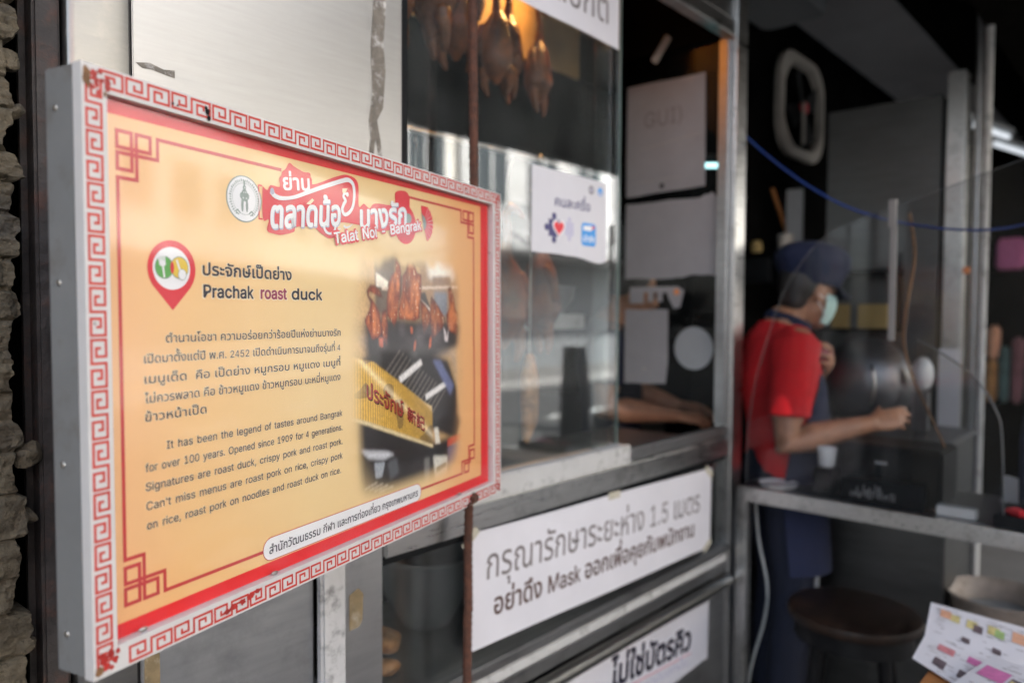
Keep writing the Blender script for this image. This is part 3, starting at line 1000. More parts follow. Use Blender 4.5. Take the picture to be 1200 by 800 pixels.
# ------------------------------------------------------------------ notices taped to the glass
def wallfn(y0):
    return lambda x, z_, l: (x, y0 - l / 1000.0, z_)


def sheet(mb_, fn, pts, t=0.0004, mi=0, lift=0.0):
    """a sheet of paper with a real thickness"""
    n_ = len(pts)
    a = [fn(p[0], p[1], lift + t * 1000) for p in pts]
    b = [fn(p[0], p[1], lift) for p in pts]
    mb_.add(a + b, [tuple(range(n_)), tuple(reversed(range(n_, 2 * n_)))] + [(i, i + n_, (i + 1) % n_ + n_, (i + 1) % n_) for i in range(n_)], mi)


def warp(pts, n=10, amp=0.0015, seed=0):
    out = []
    for i in range(len(pts)):
        a, b = pts[i], pts[(i + 1) % len(pts)]
        for k in range(n):
            t = k / n
            out.append((a[0] + (b[0] - a[0]) * t, a[1] + (b[1] - a[1]) * t + amp * math.sin(seed + i * 2 + t * 7) * math.sin(math.pi * t)))
    return out


wf = wallfn(-0.0065)
nb = MB()
sheet(nb, wf, warp([(1.098, 0.742), (2.213, 0.720), (2.219, 0.978), (1.098, 1.003)], seed=1))
nt_ = nb.build('distancing_notice', 'paper')
tag(nt_, 'long white notice in grey and brown Thai lettering under the big glass', 'notice')
nb = MB()
write(nb, wf, 'กรุณารักษาระยะห่าง 1.5 เมตร', 1.165, 2.140, 0.889, 0.054, 0.8, 0, bold=-0.006, rot=-0.040, up=1)
nb.build('lettering', 'inkgrey', nt_)
nb = MB()
write(nb, wf, 'อย่าดึง Mask ออกเพื่อคุยกับพนักงาน', 1.190, 2.104, 0.803, 0.037, 0.8, 0, bold=0.018, rot=-0.026, up=1)
nb.build('lettering', 'inkbrown', nt_)

for (tx_, tz_, a_) in ((1.115, 0.992, 40), (2.200, 0.968, -35), (1.66, 0.989, 0), (2.195, 0.728, 30)):
    nb = MB()
    ca_, sa_ = math.cos(R(a_)), math.sin(R(a_))
    nb.poly(wf, [(tx_ + x_ * ca_ - y_ * sa_, tz_ + x_ * sa_ + y_ * ca_) for x_, y_ in ((-0.028, -0.010), (0.027, -0.011), (0.028, 0.009), (-0.027, 0.010))], 1.2)
    nb.build('tape_strip', 'cleartape', nt_)
wf = wallfn(0.0030)
nb = MB()
sheet(nb, wf, warp([(1.30, 0.315), (2.229, 0.344), (2.232, 0.533), (1.30, 0.548)], seed=2))
nt_ = nb.build('queue_notice', 'paper')
tag(nt_, 'white notice in bold black Thai with a pink underline on the lower panel', 'notice')
nb = MB()
write(nb, wf, 'ไม่ใช่บัตรคิว', 1.665, 2.110, 0.452, 0.056, 0.8, 0, bold=0.030, rot=-0.085, up=1)
nb.build('lettering', 'ink', nt_)
nb = MB()
nb.stroke(wf, [(1.55, 0.440), (2.115, 0.398)], 0.005, 0.8)
nb.build('underline', 'pinkline', nt_)
nb = MB()
write(nb, wf, 'ต้นฉบับเท่านั้น', 1.80, 2.09, 0.385, 0.020, 0.8, 0, bold=0.0, rot=-0.06, up=1)
nb.build('lettering', 'palelilac', nt_)

wf = wallfn(0.0112)
nb = MB()
sheet(nb, wf, warp([(1.215, 2.190), (1.685, 2.181), (1.685, 2.52), (1.215, 2.52)], seed=3))
nt_ = nb.build('upper_notice', 'paper')
tag(nt_, 'white notice at the very top of the showcase glass, cut by the picture edge', 'notice')
nb = MB()
write(nb, wf, 'ชีวิตปกติ', 1.30, 1.635, 2.234, 0.060, 0.8, 0, bold=0.0, up=1)
nb.build('lettering', 'inkgrey', nt_)

nb = MB()
sheet(nb, wf, warp([(1.331, 1.622), (1.50, 1.619), (1.60, 1.607), (1.636, 1.613), (1.636, 1.819), (1.331, 1.826)], seed=4, n=5))
nt_ = nb.build('payment_sticker', 'paper')
tag(nt_, 'square white sticker with red heart, puzzle pieces and blue badge on the glass', 'sticker')
nb = MB()
write(nb, wf, 'คนละครึ่ง', 1.418, 1.562, 1.738, 0.019, 0.8, 0, bold=0.012, up=1)
nb.build('lettering', 'puzzle', nt_)


def puzzle(mb_, fn, cx, cz, s_, mi):
    mb_.poly(fn, [(cx - s_, cz - s_), (cx + s_, cz - s_), (cx + s_, cz + s_), (cx - s_, cz + s_)], 0.8, mi)
    for a, b in ((-1.35, 0), (0, 1.35), (0, -1.35)):
        mb_.disc(fn, (cx + a * s_, cz + b * s_), s_ * 0.42, None, 0.82, mi, 20)


nb = MB()
puzzle(nb, wf, 1.415, 1.684, 0.021, 0)
puzzle(nb, wf, 1.476, 1.686, 0.017, 1)
nb.build('puzzle_emblem', ['puzzle', 'palelilac'], nt_)
hp = []
for k in range(40):
    a = 2 * math.pi * k / 40
    hp.append((16 * math.sin(a) ** 3, 13 * math.cos(a) - 5 * math.cos(2 * a) - 2 * math.cos(3 * a) - math.cos(4 * a)))
nb = MB()
nb.poly(wf, [(1.434 + x * 0.00155, 1.686 + y * 0.00155) for x, y in hp], 0.9, 1)
nb.poly(wf, [(1.434 + x * 0.00122, 1.686 + y * 0.00122) for x, y in hp], 1.0, 0)
nb.build('heart_emblem', ['heart', 'white'], nt_)


def rrect(x0, x1, z0, z1, r, n=6):
    out = []
    for cx, cz, a0 in ((x1 - r, z1 - r, 0), (x0 + r, z1 - r, 90), (x0 + r, z0 + r, 180), (x1 - r, z0 + r, 270)):
        for k in range(n + 1):
            a = R(a0 + 90 * k / n)
            out.append((cx + r * math.cos(a), cz + r * math.sin(a)))
    return out


nb = MB()
nb.poly(wf, rrect(1.526, 1.588, 1.649, 1.708, 0.010), 0.8, 0)
nb.poly(wf, [(1.534, 1.689), (1.566, 1.689), (1.580, 1.697), (1.580, 1.702), (1.534, 1.700)], 0.9, 1)
nb.poly(wf, [(1.570, 1.693), (1.582, 1.696), (1.582, 1.702), (1.572, 1.702)], 0.95, 2)
write(nb, wf, 'เป๋าตัง', 1.533, 1.581, 1.661, 0.011, 0.9, 1, bold=0.02, up=1)
nb.build('app_badge', ['lightblue', 'white', 'heart'], nt_)
nb = MB()
nb.disc(wf, (1.567, 1.794), 0.011, None, 0.8, 0)
nb.disc(wf, (1.567, 1.794), 0.006, None, 0.9, 1)
nb.disc(wf, (1.606, 1.794), 0.011, None, 0.8, 2)
nb.disc(wf, (1.606, 1.790), 0.005, None, 0.9, 1)
nb.build('round_badges', ['inkgrey', 'palelilac', 'lightblue'], nt_)

# papers taped on the end pane (plane x = 2.35, seen through the open half of the front)
ef = lambda y, z_, l: (2.3505 - l / 1000.0, y, z_)
nb = MB()
sheet(nb, ef, warp([(0.42, 1.906), (0.10, 1.918), (0.105, 2.303), (0.42, 2.311)], seed=5))
nt_ = nb.build('letter_sheet', 'paper2')
tag(nt_, 'large grey-white sheet with faint big letters, top one taped inside the end pane', 'paper sheet')
nb = MB()
write(nb, lambda a_, z_, l: ef(-a_, z_, l), 'GUI)', -0.345, -0.193, 2.150, 0.055, 0.8, 0, thai=False, up=1)
nb.build('lettering', 'inkgrey', nt_)
nb = MB()
nb.stroke(ef, [(0.39, 1.955), (0.20, 1.960)], 0.003, 0.6)
nb.stroke(ef, [(0.36, 2.075), (0.12, 2.10)], 0.003, 0.6)
nb.disc(ef, (0.27, 1.935), 0.010, None, 0.6, 1, 16)
nb.build('fold_marks', ['plastic_g', 'black'], nt_)
nb = MB()
sheet(nb, ef, warp([(0.42, 1.606), (0.22, 1.603), (0.13, 1.614), (0.045, 1.606), (0.045, 1.872), (0.075, 1.893), (0.12, 1.878), (0.42, 1.882)], n=5, amp=0.003, seed=6))
nt_ = nb.build('blank_sheet', 'paper2')
tag(nt_, 'blank crumpled grey-white sheet, middle one taped inside the end pane', 'paper sheet')
nb = MB()
sheet(nb, ef, warp([(0.42, 1.217), (0.245, 1.226), (0.236, 1.30), (0.238, 1.492), (0.42, 1.494)], n=5, amp=0.002, seed=7))
nt_ = nb.build('small_sheet', 'paper2')
tag(nt_, 'small grey-white sheet with two pin holes, lowest one on the end pane', 'paper sheet')
nb = MB()
nb.disc(ef, (0.325, 1.45), 0.006, None, 0.6, 0, 14)
nb.disc(ef, (0.335, 1.275), 0.007, None, 0.6, 0, 14)
nb.build('pin_holes', 'plastic_g', nt_)
nb = MB()
sheet(nb, ef, [(0.135 + 0.075 * math.cos(R(a)), 1.357 + 0.075 * math.sin(R(a))) for a in range(0, 360, 9)])
tag(nb.build('round_sticker', 'lamp_g'), 'plain round grey-green sticker on the end pane beside the small sheet', 'sticker')
nb = MB()
sheet(nb, ef, [(0.40, 1.575), (0.20, 1.575), (0.175, 1.56), (0.19, 1.50), (0.215, 1.495), (0.235, 1.53), (0.245, 1.555), (0.262, 1.552), (0.262, 1.52), (0.282, 1.52), (0.282, 1.555), (0.30, 1.555), (0.30, 1.52), (0.32, 1.52), (0.32, 1.555), (0.34, 1.555), (0.34, 1.515), (0.40, 1.515)])
nt_ = nb.build('torn_paper_strip', 'paper2')
tag(nt_, 'torn toothed strip of pale paper between the blank sheet and the small sheet', 'paper strip')
nb = MB()
nb.disc(ef, (0.205, 1.555), 0.011, None, 0.6, 0, 16)
nb.build('red_dot', 'orange', nt_)

# ------------------------------------------------------------------ rusty bar that carries the sign
rp_ = []
for k in range(400):
    z_ = 0.0 + k * 0.0075
    wob = 0.006 * math.sin(z_ * 4.2 + 1.2) + (0.006 * max(0, 0.98 - z_) / 0.1 if z_ > 0.86 else 0.004)
    rp_.append((1.070 + (z_ - 0.9) * 0.006 + wob * 0.6, -0.048 + 0.003 * math.sin(z_ * 3), z_))
b_ = MB().tube(rp_, [0.0088 + (0.0012 if k % 2 else 0.0) for k in range(400)], 0, 12)
rebar = b_.build('rusty_bar', 'rust', smooth=30)
tag(rebar, 'rusty ribbed iron bar standing upright behind the sign', 'iron bar')

# ------------------------------------------------------------------ the sign
W_, H_ = 0.876, 0.600
TLw = Vector((0.2521978, -0.33677866, 1.71382248))
DX = Vector((0.961678561, 0.274179252, 0.000286926))
UZ = Vector((-0.00210391, 0.00633295, 0.99997773))
NB = Vector((-0.27417133, 0.96165775, -0.00666711))
sign = thing('information_sign', 'orange and red framed sign about the roast duck shop, tilted out from the showcase', 'sign')
sm = Matrix((DX, NB, UZ)).transposed().to_4x4()
sm.translation = TLw - UZ * H_
sign.matrix_world = sm


def pl(y0):
    return lambda u, v, l: (u / 1000.0, y0 - l / 1000.0, H_ - v / 1000.0)


b_ = MB().box(0.0005, W_ - 0.0005, 0.0028, 0.046, 0.0005, H_ - 0.0005, bev=0.0015)
b_.build('cabinet_box', 'boxgrey', sign, smooth=40)
for zz in (0.04, 0.21, 0.39, 0.56):
    MB().lathe([(0, -0.0016), (0.0026, -0.0012), (0.0032, 0.0004)], axis='X', seg=12).build('rivet', 'hookm', sign, smooth=60, loc=(0.0003, 0.030, zz))
IN = (26.0, 844.5, 24.5, 574.0)
b_ = MB()
o4 = [(0, 0), (W_ * 1000, 0), (W_ * 1000, 600), (0, 600)]
i4 = [(IN[0], IN[2]), (IN[1], IN[2]), (IN[1], IN[3]), (IN[0], IN[3])]
F0, F1 = pl(-0.0105), pl(0.0026)
for k in range(4):
    k2 = (k + 1) % 4
    a, b, c, d = o4[k], o4[k2], i4[k2], i4[k]
    b_.add([F0(*p, 0) for p in (a, b, c, d)] + [F1(*p, 0) for p in (a, b, c, d)],
           [(0, 1, 2, 3), (0, 4, 5, 1), (3, 2, 6, 7), (7, 6, 5, 4)])
rim = b_.build('border_frame', 'rim', sign)

FK = pl(-0.0105)
PATH = [(1.45, 1.35), (1.45, 2.7), (2.9, 2.7), (2.9, 0), (0, 0), (0, 4), (4.1, 4), (4.1, 0), (8.2, 0), (8.2, 4), (5.3, 4), (5.3, 1.3), (6.75, 1.3), (6.75, 2.65)]
kb = MB()
rk = random.Random(5)


def key_h(u0, v0, wpair, h):
    kb.stroke(FK, [(u0 + x * wpair / 8.2, v0 + y * h / 4.0) for x, y in PATH], 2.75, 0.25)


def key_v(u0, v0, w_, hpair):
    kb.stroke(FK, [(u0 + w_ - y * w_ / 4.0, v0 + x * hpair / 8.2) for x, y in PATH], 2.75, 0.25)


u = 47.5
while u < 822:
    key_h(u, 3.6, 50.0, 15.4)
    key_h(u - 8, 581.0, 50.0, 15.2)
    u += 54.4
v = 14.0
key_half = lambda: None
kb.stroke(FK, [(47.5 - 54.4 + x * 50 / 8.2, 3.6 + y * 15.4 / 4.0) for x, y in PATH[7:]], 2.75, 0.25)
kb.stroke(FK, [(4.6 + 15.2 - y * 15.2 / 4.0, 568.4 + x * 46 / 8.2) for x, y in PATH[:7]], 2.75, 0.25)
kb.stroke(FK, [(855 + 15.2 - y * 15.2 / 4.0, 566.4 + x * 46 / 8.2) for x, y in PATH[:7]], 2.75, 0.25)
while v < 560:
    key_v(4.6, v, 15.2, 46.0)
    key_v(855.0, v - 2, 15.2, 46.0)
    v += 50.4
kb.build('key_pattern', 'key', rim)


def blotch(mb_, fn, cx, cy, r, lift, mi, seed, n=26, sy=1.0):
    mb_.poly(fn, [(cx + r * (1 + 0.5 * noise.noise(Vector((math.cos(R(a)) * 1.3, math.sin(R(a)) * 1.3, seed)))) * math.cos(R(a)),
                   cy + sy * r * (1 + 0.5 * noise.noise(Vector((math.cos(R(a)) * 1.3 + 9, math.sin(R(a)) * 1.3, seed)))) * math.sin(R(a))) for a in np.linspace(0, 360, n, endpoint=False)], lift, mi)


kk = 0
for spots_ in (((13, 9, 4, 0, 1.0), (19, 6, 3, 0, .9), (5, 14, 4.5, 1, 2.2), (27, 17, 3.4, 0, 1.8), (15, 17, 3, 0, 1.6), (21, 14, 2.4, 0, 1.2), (17, 27, 2.6, 0, 1.4), (10, 22, 2, 0, 1.5), (24, 26, 1.6, 1, 1.5)),
               ((11, 583, 4.5, 0, 1.2), (18, 579, 3.5, 0, 1.4), (14, 590, 4.5, 0, .9), (23, 586, 3, 0, 1.3), (6, 592, 4, 1, 1.2), (8, 578, 2.4, 0, 1.5), (19, 593, 2.6, 0, .8), (26, 579, 2, 0, 1.4)), ((867, 6, 4, 0, 1.0), (860, 10, 3, 0, 1.2), (869, 14, 3, 0, 1.4), (858, 18, 2, 0, 1)), ((867, 585, 4, 0, 1.2), (861, 591, 4, 0, .9), (868, 594, 3, 0, .8), (858, 582, 2, 0, 1)),
               ((190, 586, 5, 0, .6), (176, 588, 6, 0, .6), (202, 584, 6, 0, .6), (166, 590, 5, 0, .6), (213, 581, 4, 0, .7))):
    b_ = MB()
    for cx, cy, r, mi, sy in spots_:
        blotch(b_, FK, cx, cy, r, 0.5 + 0.02 * kk, mi, kk * 3.3, sy=sy)
        kk += 1
    b_.build('worn_paint', ['gum', 'stain'], rim)
b_ = MB()
for k, (cx, cy, r, sy) in enumerate(((148, 13, 3, 1.4), (150, 20, 2.6, 1.2), (146, 9, 2, 1), (102, 15, 1.6, 1), (108, 16, 1.2, 1), (735, 12, 1.6, 1.2), (740, 16, 1.5, 1), (8, 250, 1, 1))):
    blotch(b_, FK, cx, cy, r, 0.9 + 0.02 * k, 0, k * 5.1 + 40, 16, sy)
b_.build('dirt_spots', 'stoolblk', rim)
b_ = MB()
for k in range(14):
    a = R(25.7 * k)
    b_.v.append((0.760 + 0.012 * math.cos(a) * (1 + 0.3 * math.sin(k * 2.2)), -0.0115, 0.012 + 0.010 * math.sin(a) * (1 + 0.3 * math.cos(k * 3.1))))
    b_.v.append((0.758 + 0.008 * math.cos(a), -0.020, 0.013 + 0.007 * math.sin(a)))
b_.f += [(2 * k, 2 * ((k + 1) % 14), 2 * ((k + 1) % 14) + 1, 2 * k + 1) for k in range(14)] + [tuple(2 * k + 1 for k in range(14))]
b_.m = [0] * len(b_.f)
b_.tube([(0.735, -0.014, 0.003), (0.752, -0.016, 0.008), (0.768, -0.013, 0.004)], 0.0025, 0, 8)
b_.build('rusty_fixing', 'rust', sign, smooth=50)
b_ = MB().box(0.330, 0.365, 0.010, 0.036, H_ + 0.0006, H_ + 0.007, bev=0.003)
b_.v = [(p[0] + 0.11, p[1], p[2]) for p in b_.v]
b_.build('top_clip', 'black_pl', sign, smooth=40)

# poster
P0 = pl(0.0022)


def lerp(a, b, t): return a + (b - a) * t


def bgcol(u, v):
    """printed background: orange at both sides, straw yellow in the middle (linear rgb)"""
    u = np.asarray(u, float)
    v = np.asarray(v, float)
    st = [(0, (240, 182, 130)), (130, (239, 194, 134)), (330, (238, 207, 150)), (600, (238, 206, 150)), (720, (240, 184, 126)), (876, (240, 170, 108))]
    out = np.zeros(u.shape + (3,))
    for c in range(3):
        out[..., c] = np.interp(u, [s_[0] for s_ in st], [s_[1][c] for s_ in st])
    d = np.clip((v - 470) / 110, 0, 1) * np.clip(1 - u / 500, 0, 1)
    out[..., 1] -= 10 * d
    out[..., 2] -= 14 * d
    t = np.clip((60 - v) / 60, 0, 1)
    out[..., 1] -= 8 * t
    out[..., 2] -= 16 * t
    x = out / 255.0
    return ((x + 0.055) / 1.055) ** 2.4


def vgrid(name, u0, u1, v0, v1, nu, nv, colf, lift, parent, mname):
    U, V = np.meshgrid(np.linspace(u0, u1, nu), np.linspace(v0, v1, nv), indexing='ij')
    colr = colf(U, V)
    co_ = np.stack([U / 1000, np.full(U.shape, 0.0022 - lift / 1000), H_ - V / 1000], -1).reshape(-1, 3)
    idx = np.arange(nu * nv).reshape(nu, nv)
    f_ = np.stack([idx[:-1, :-1], idx[:-1, 1:], idx[1:, 1:], idx[1:, :-1]], -1).reshape(-1, 4)
    me = bpy.data.meshes.new(name)
    me.from_pydata(co_.tolist(), [], f_.tolist())
    at = me.color_attributes.new('print', 'FLOAT_COLOR', 'POINT')
    at.data.foreach_set('color', np.concatenate([colr.reshape(-1, 3), np.ones((nu * nv, 1))], 1).astype(np.float32).ravel())
    me.materials.append(K[mname])
    o = bpy.data.objects.new(name, me)
    COL.objects.link(o)
    o.parent = parent
    return o


K['print'] = vcol_mat('printed_poster', 0.35)
poster = vgrid('poster', IN[0] - 4, IN[1] + 4, IN[2] - 4, IN[3] + 4, 70, 40, bgcol, 0.0, sign, 'print')

b_ = MB()
b_.poly(P0, [(22, 20), (848, 20), (848, 31), (22, 39.5)], 0.2)
b_.poly(P0, [(22, 559), (814.5, 555.8), (814.5, 578), (22, 578)], 0.2)
b_.poly(P0, [(814.8, 31.5), (848, 31.1), (848, 578), (814.8, 578)], 0.2)
b_.build('red_margin', 'redband', poster)

b_ = MB()
LW = 4.0
UN = 5.5


def corner(ox, oy, sx_, sy_, lx, ly):
    """knot ornament: origin at its outer corner; lx, ly = where the two ruled lines run to"""
    T = lambda x, y: (ox + sx_ * x * UN, oy + sy_ * y * UN)
    for (x, y) in ((0, 0), (4, 0), (0, 4)):
        b_.stroke(P0, [T(x, y), T(x + 3, y), T(x + 3, y + 3), T(x, y + 3)], LW, 0.2 + 0.04 * (x + y), closed=True)
    b_.stroke(P0, [T(2.9, 4), T(8.6, 4), T(8.6, 0), (lx, oy)], LW, 0.44)
    b_.stroke(P0, [T(4, 2.9), T(4, 8.6), T(0, 8.6), (ox, ly)], LW, 0.50)
    b_.stroke(P0, [T(3, 2.9), T(3, 4.2)], LW, 0.56)
    b_.stroke(P0, [T(2.9, 3), T(4.1, 3)], LW, 0.60)


corner(45.0, 54.5, 1, 1, 277, 300)
corner(786.5, 48.0, -1, 1, 560, 300)
corner(45.0, 542.0, 1, -1, 237, 300)
corner(787.5, 538.5, -1, -1, 599, 300)
b_.build('ruled_border', 'redline', poster)

b_ = MB()
PC = rrect(236.5, 600, 526.6, 555.9, 14.5)
b_.poly(P0, PC, 0.7, 0)
b_.stroke(P0, PC, 1.0, 0.8, 1, closed=True)
write(b_, P0, 'สำนักวัฒนธรรม กีฬา และการท่องเที่ยว กรุงเทพมหานคร', 247, 590, 547.5, 8.8, 1.0, 2, bold=0.008)
b_.build('caption_strip', ['white', 'redline', 'ink'], poster)

# seal
b_ = MB()
SC_, SR = (213.3, 100.5), 28.3
b_.disc(P0, SC_, SR, None, 0.3, 1, 60)
b_.disc(P0, SC_, SR - 1.6, None, 0.5, 0, 60)
for k in range(46):
    a = 360 * k / 46
    if 60 < a < 120:
        continue
    ca, sa = math.cos(R(a)), math.sin(R(a))
    r0, r1 = SR - 7.6, SR - 4.0 - (k % 3) * 0.5
    b_.stroke(P0, [(SC_[0] + r0 * ca, SC_[1] + r0 * sa), (SC_[0] + r1 * ca, SC_[1] + r1 * sa)], 1.5, 0.7, 1)
b_.stroke(P0, [(SC_[0] + (SR - 9.3) * math.cos(R(a)), SC_[1] + (SR - 9.3) * math.sin(R(a))) for a in range(0, 360, 8)], 0.5, 0.7, 1, closed=True)
for (dx_, dy_, ru, rv) in ((0, -13.5, 2.6, 3.4), (0, -7.5, 4.4, 4.0), (-4.0, -3.5, 3.4, 4.2), (4.0, -3.5, 3.4, 4.2), (0, 1.0, 5.2, 7.0), (-3.6, 8, 1.9, 8.0), (3.6, 8, 1.9, 8.0)):
    b_.disc(P0, (SC_[0] + dx_, SC_[1] + dy_), ru, rv, 0.7 + 0.02 * (ru + dy_ * 0.3 + 8), 1, 20)
b_.stroke(P0, [(p.x, p.y) for p in cr([(SC_[0], SC_[1] + 3, 0), (SC_[0] - 0.6, SC_[1] + 10, 0), (SC_[0] + 0.6, SC_[1] + 15, 0), (SC_[0] + 2.6, SC_[1] + 17, 0)], 4)], [3.4] * 4 + [2.6] * 4 + [1.6] * 5, 1.3, 0)
for dx_, dy_ in ((-1.6, -8), (1.6, -8), (-2.4, -1), (2.4, -1), (0, -13.5)):
    b_.disc(P0, (SC_[0] + dx_, SC_[1] + dy_), 0.8, 0.9, 1.4, 0, 10)
b_.disc(P0, (SC_[0], SC_[1] - 19.0), 1.6, 3.4, 0.72, 1, 14)
for sx_ in (-1, 1):
    b_.stroke(P0, [(p.x, p.y) for p in cr([(SC_[0] + sx_ * 7, SC_[1] + 18, 0), (SC_[0] + sx_ * 11, SC_[1] + 14, 0), (SC_[0] + sx_ * 13, SC_[1] + 17, 0), (SC_[0] + sx_ * 9, SC_[1] + 19.5, 0)], 4)], 1.6, 0.75, 1)
b_.build('round_seal', ['white', 'seal'], poster)

# title logo
b_ = MB()
RB = [(243, 80), (243, 121), (253, 121), (250, 135), (262, 138), (276, 138), (298, 132), (303, 125), (336, 122), (350, 128), (369, 134), (386, 127), (391, 110), (432, 108), (470, 110), (492, 112), (565, 92), (570, 60), (568, 46), (556, 40), (530, 46), (525, 66), (476, 71), (462, 80), (448, 75), (436, 80), (434, 46), (411, 38.5), (385, 45), (335, 64), (331, 50), (318, 50), (300, 46), (291, 43), (284, 52), (277, 58), (274, 76), (257, 77), (251, 84)]
b_.stroke(P0, [(243, 80), (237, 80), (237, 121.5), (243, 121.5)], 2.0, 0.5, 0)
b_.poly(P0, [(p.x, p.y) for p in cr([(a, b, 0) for a, b in RB + RB[:1]], 5)][:-1], 0.9, 0)
fan_c = (557, 94)
b_.disc(P0, fan_c, 32, None, 0.6, 0, 40)
b_.disc(P0, (566, 84), 9, None, 1.0, 3, 24)
ff = [(604.5, 57)]
for k in range(17):
    a = R(-68 + 136 * k / 16)
    r_ = 33 if k % 2 else 31.2
    ff.append((610 + r_ * math.cos(a), 86 + r_ * math.sin(a)))
ff += [(611, 88), (607, 80)]
b_.poly(P0, ff, 0.6, 0)
fi = [(606, 70)] + [(608 + 12 * math.cos(R(a)), 86 + 13 * math.sin(R(a))) for a in range(-70, 71, 14)]
b_.poly(P0, fi, 1.1, 3)
for k in range(9):
    a = R(-60 + 15 * k)
    b_.stroke(P0, [(610 + 13 * math.cos(a), 86 + 13 * math.sin(a)), (610 + 31 * math.cos(a), 86 + 31 * math.sin(a))], 0.6, 1.2, 4)
for cut in ([(398, 60), (410, 58), (404, 66), (398, 66)], [(322, 92), (334, 83), (338, 85), (330, 92)]):
    b_.poly(P0, cut, 1.2, 2)
# Thai lettering of the logo: red edge, lilac shade, white face
for (tx, x0, x1, bs, h, rot, shr) in (('ย่าน', 279, 329, 79.5, 15.5, 0.13, 0.06), ('ตลาดน้อ', 255, 392, 131.0, 27, 0.135, 0.20), ('บางรัก', 438, 560, 113.0, 27, 0.155, 0.16)):
    if tx != 'ย่าน':
        write(b_, P0, tx, x0 + 1.0, x1 + 1.0, bs + 1.2, h, 1.5, 1, bold=0.034, rot=rot, shear=shr)
    else:
        write(b_, P0, tx, x0 - 2.4, x1 + 2.4, bs + 2.4, h * 1.12, 1.4, 0, bold=0.12, rot=rot, shear=shr)
    write(b_, P0, tx, x0, x1, bs, h, 1.8, 4, bold=0.022, rot=rot, shear=shr)
sw = [(408.5, 66), (401, 67.5), (399.5, 71.5), (404, 76.5), (400, 82), (396.5, 90), (401, 96.5), (410, 94), (418.5, 86), (423, 75), (424, 60), (421, 50), (411, 45.8), (396, 49.5), (360, 62.5), (324, 76.5), (298, 86.5), (276, 91.0), (263, 89.5), (257, 84.5)]
sp = [(p.x, p.y) for p in cr([(a, b, 0) for a, b in sw], 6)]
nn_ = len(sp)
wd = [2.2 + 3.2 * min(1, i / 14) + (1.2 * math.sin(math.pi * min(1, max(0, (i - 50) / 60)))) - (2.6 * max(0, (i - 75) / (nn_ - 75))) + (5.0 * max(0, (i - 98) / (nn_ - 98))) for i in range(nn_)]
b_.stroke(P0, sp, wd, 1.95, 4)
b_.disc(P0, (258.5, 84.5), 3.6, 4.2, 2.05, 1, 20)
b_.disc(P0, (408, 67), 3.2, 3.4, 2.05, 4, 20)
tl = [(p.x, p.y) for p in cr([(362, 110, 0), (357, 119, 0), (362, 126, 0), (371, 127, 0), (379, 122, 0), (382, 112, 0)], 5)]
b_.stroke(P0, tl, [3, 3.2, 3.4, 3.6, 3.8, 4, 4.2, 4.4, 4.4, 4.4, 4.2, 4, 3.8, 3.6, 3.4, 3.4, 3.6, 3.8, 4, 4, 4, 4, 4, 4, 4, 3.6][:len(tl)], 2.0, 4)
b_.stroke(P0, [(p.x, p.y) for p in cr([(399, 113, 0), (405, 115, 0), (414, 112, 0), (420, 108, 0)], 4)], [3.4, 3.4, 3.2, 3.0, 2.8, 2.6, 2.3, 2.1, 1.8, 1.5, 1.2, 0.9, 0.6], 2.0, 4)
write(b_, P0, 'Talat Noi - Bangrak', 377.6, 608, 141.6, 17.0, 2.2, 0, bold=0.075, rot=0.187, thai=False)
write(b_, P0, 'Talat Noi - Bangrak', 379.6, 606, 140.0, 15.0, 2.5, 4, bold=0.020, rot=0.187, thai=False)
b_.stroke(P0, [(386, 119.5), (392, 118.2)], 1.6, 2.5, 4)
b_.build('title_logo', ['logored', 'lilac', 'halo', 'seal', 'white'], poster)

# map pin with plate, fork and spoon
b_ = MB()
pc = (108.3, 191.0)
pp = [(pc[0] + 31 * math.cos(R(a)), pc[1] - 31 * math.sin(R(a))) for a in range(-38, 219, 8)]
pp += [(pc[0] - 24.0, pc[1] + 19.5), (108.2, 236.5), (pc[0] + 24.5, pc[1] + 19.5)]
b_.poly(P0, pp, 0.4, 0)
b_.disc(P0, (107.8, 190.7), 24.0, 23.3, 0.6, 1, 48)
b_.disc(P0, (98.0, 190.0), 12.0, 12.6, 0.7, 2, 30)
b_.disc(P0, (97.9, 190.0), 11.0, 11.6, 0.8, 3, 30)
b_.disc(P0, (117.5, 189.5), 12.0, 12.6, 0.9, 2, 30)
b_.disc(P0, (117.5, 189.5), 11.0, 11.6, 1.0, 4, 30)
b_.disc(P0, (107.8, 189.8), 2.4, 6.5, 1.1, 0, 20)
for k, dx_ in enumerate((-4.0, -1.2, 1.6, 4.4)):
    b_.stroke(P0, [(93.5 + dx_, 176 + k * 0.3), (95.0 + dx_ * 0.7, 185)], 1.7, 1.2, 1)
b_.disc(P0, (95.3, 186), 4.3, 3.2, 1.3, 1, 16)
b_.stroke(P0, [(95.6, 187), (97.5, 201)], 2.2, 1.35, 1)
b_.disc(P0, (120.5, 197), 5.6, 6.4, 1.4, 2, 24)
b_.disc(P0, (120.5, 197), 4.9, 5.7, 1.5, 1, 24)
b_.stroke(P0, [(117.5, 192), (113.5, 181)], 2.2, 1.45, 1)
b_.build('map_pin', ['heart', 'white', 'seal', 'green', 'yellow'], poster)

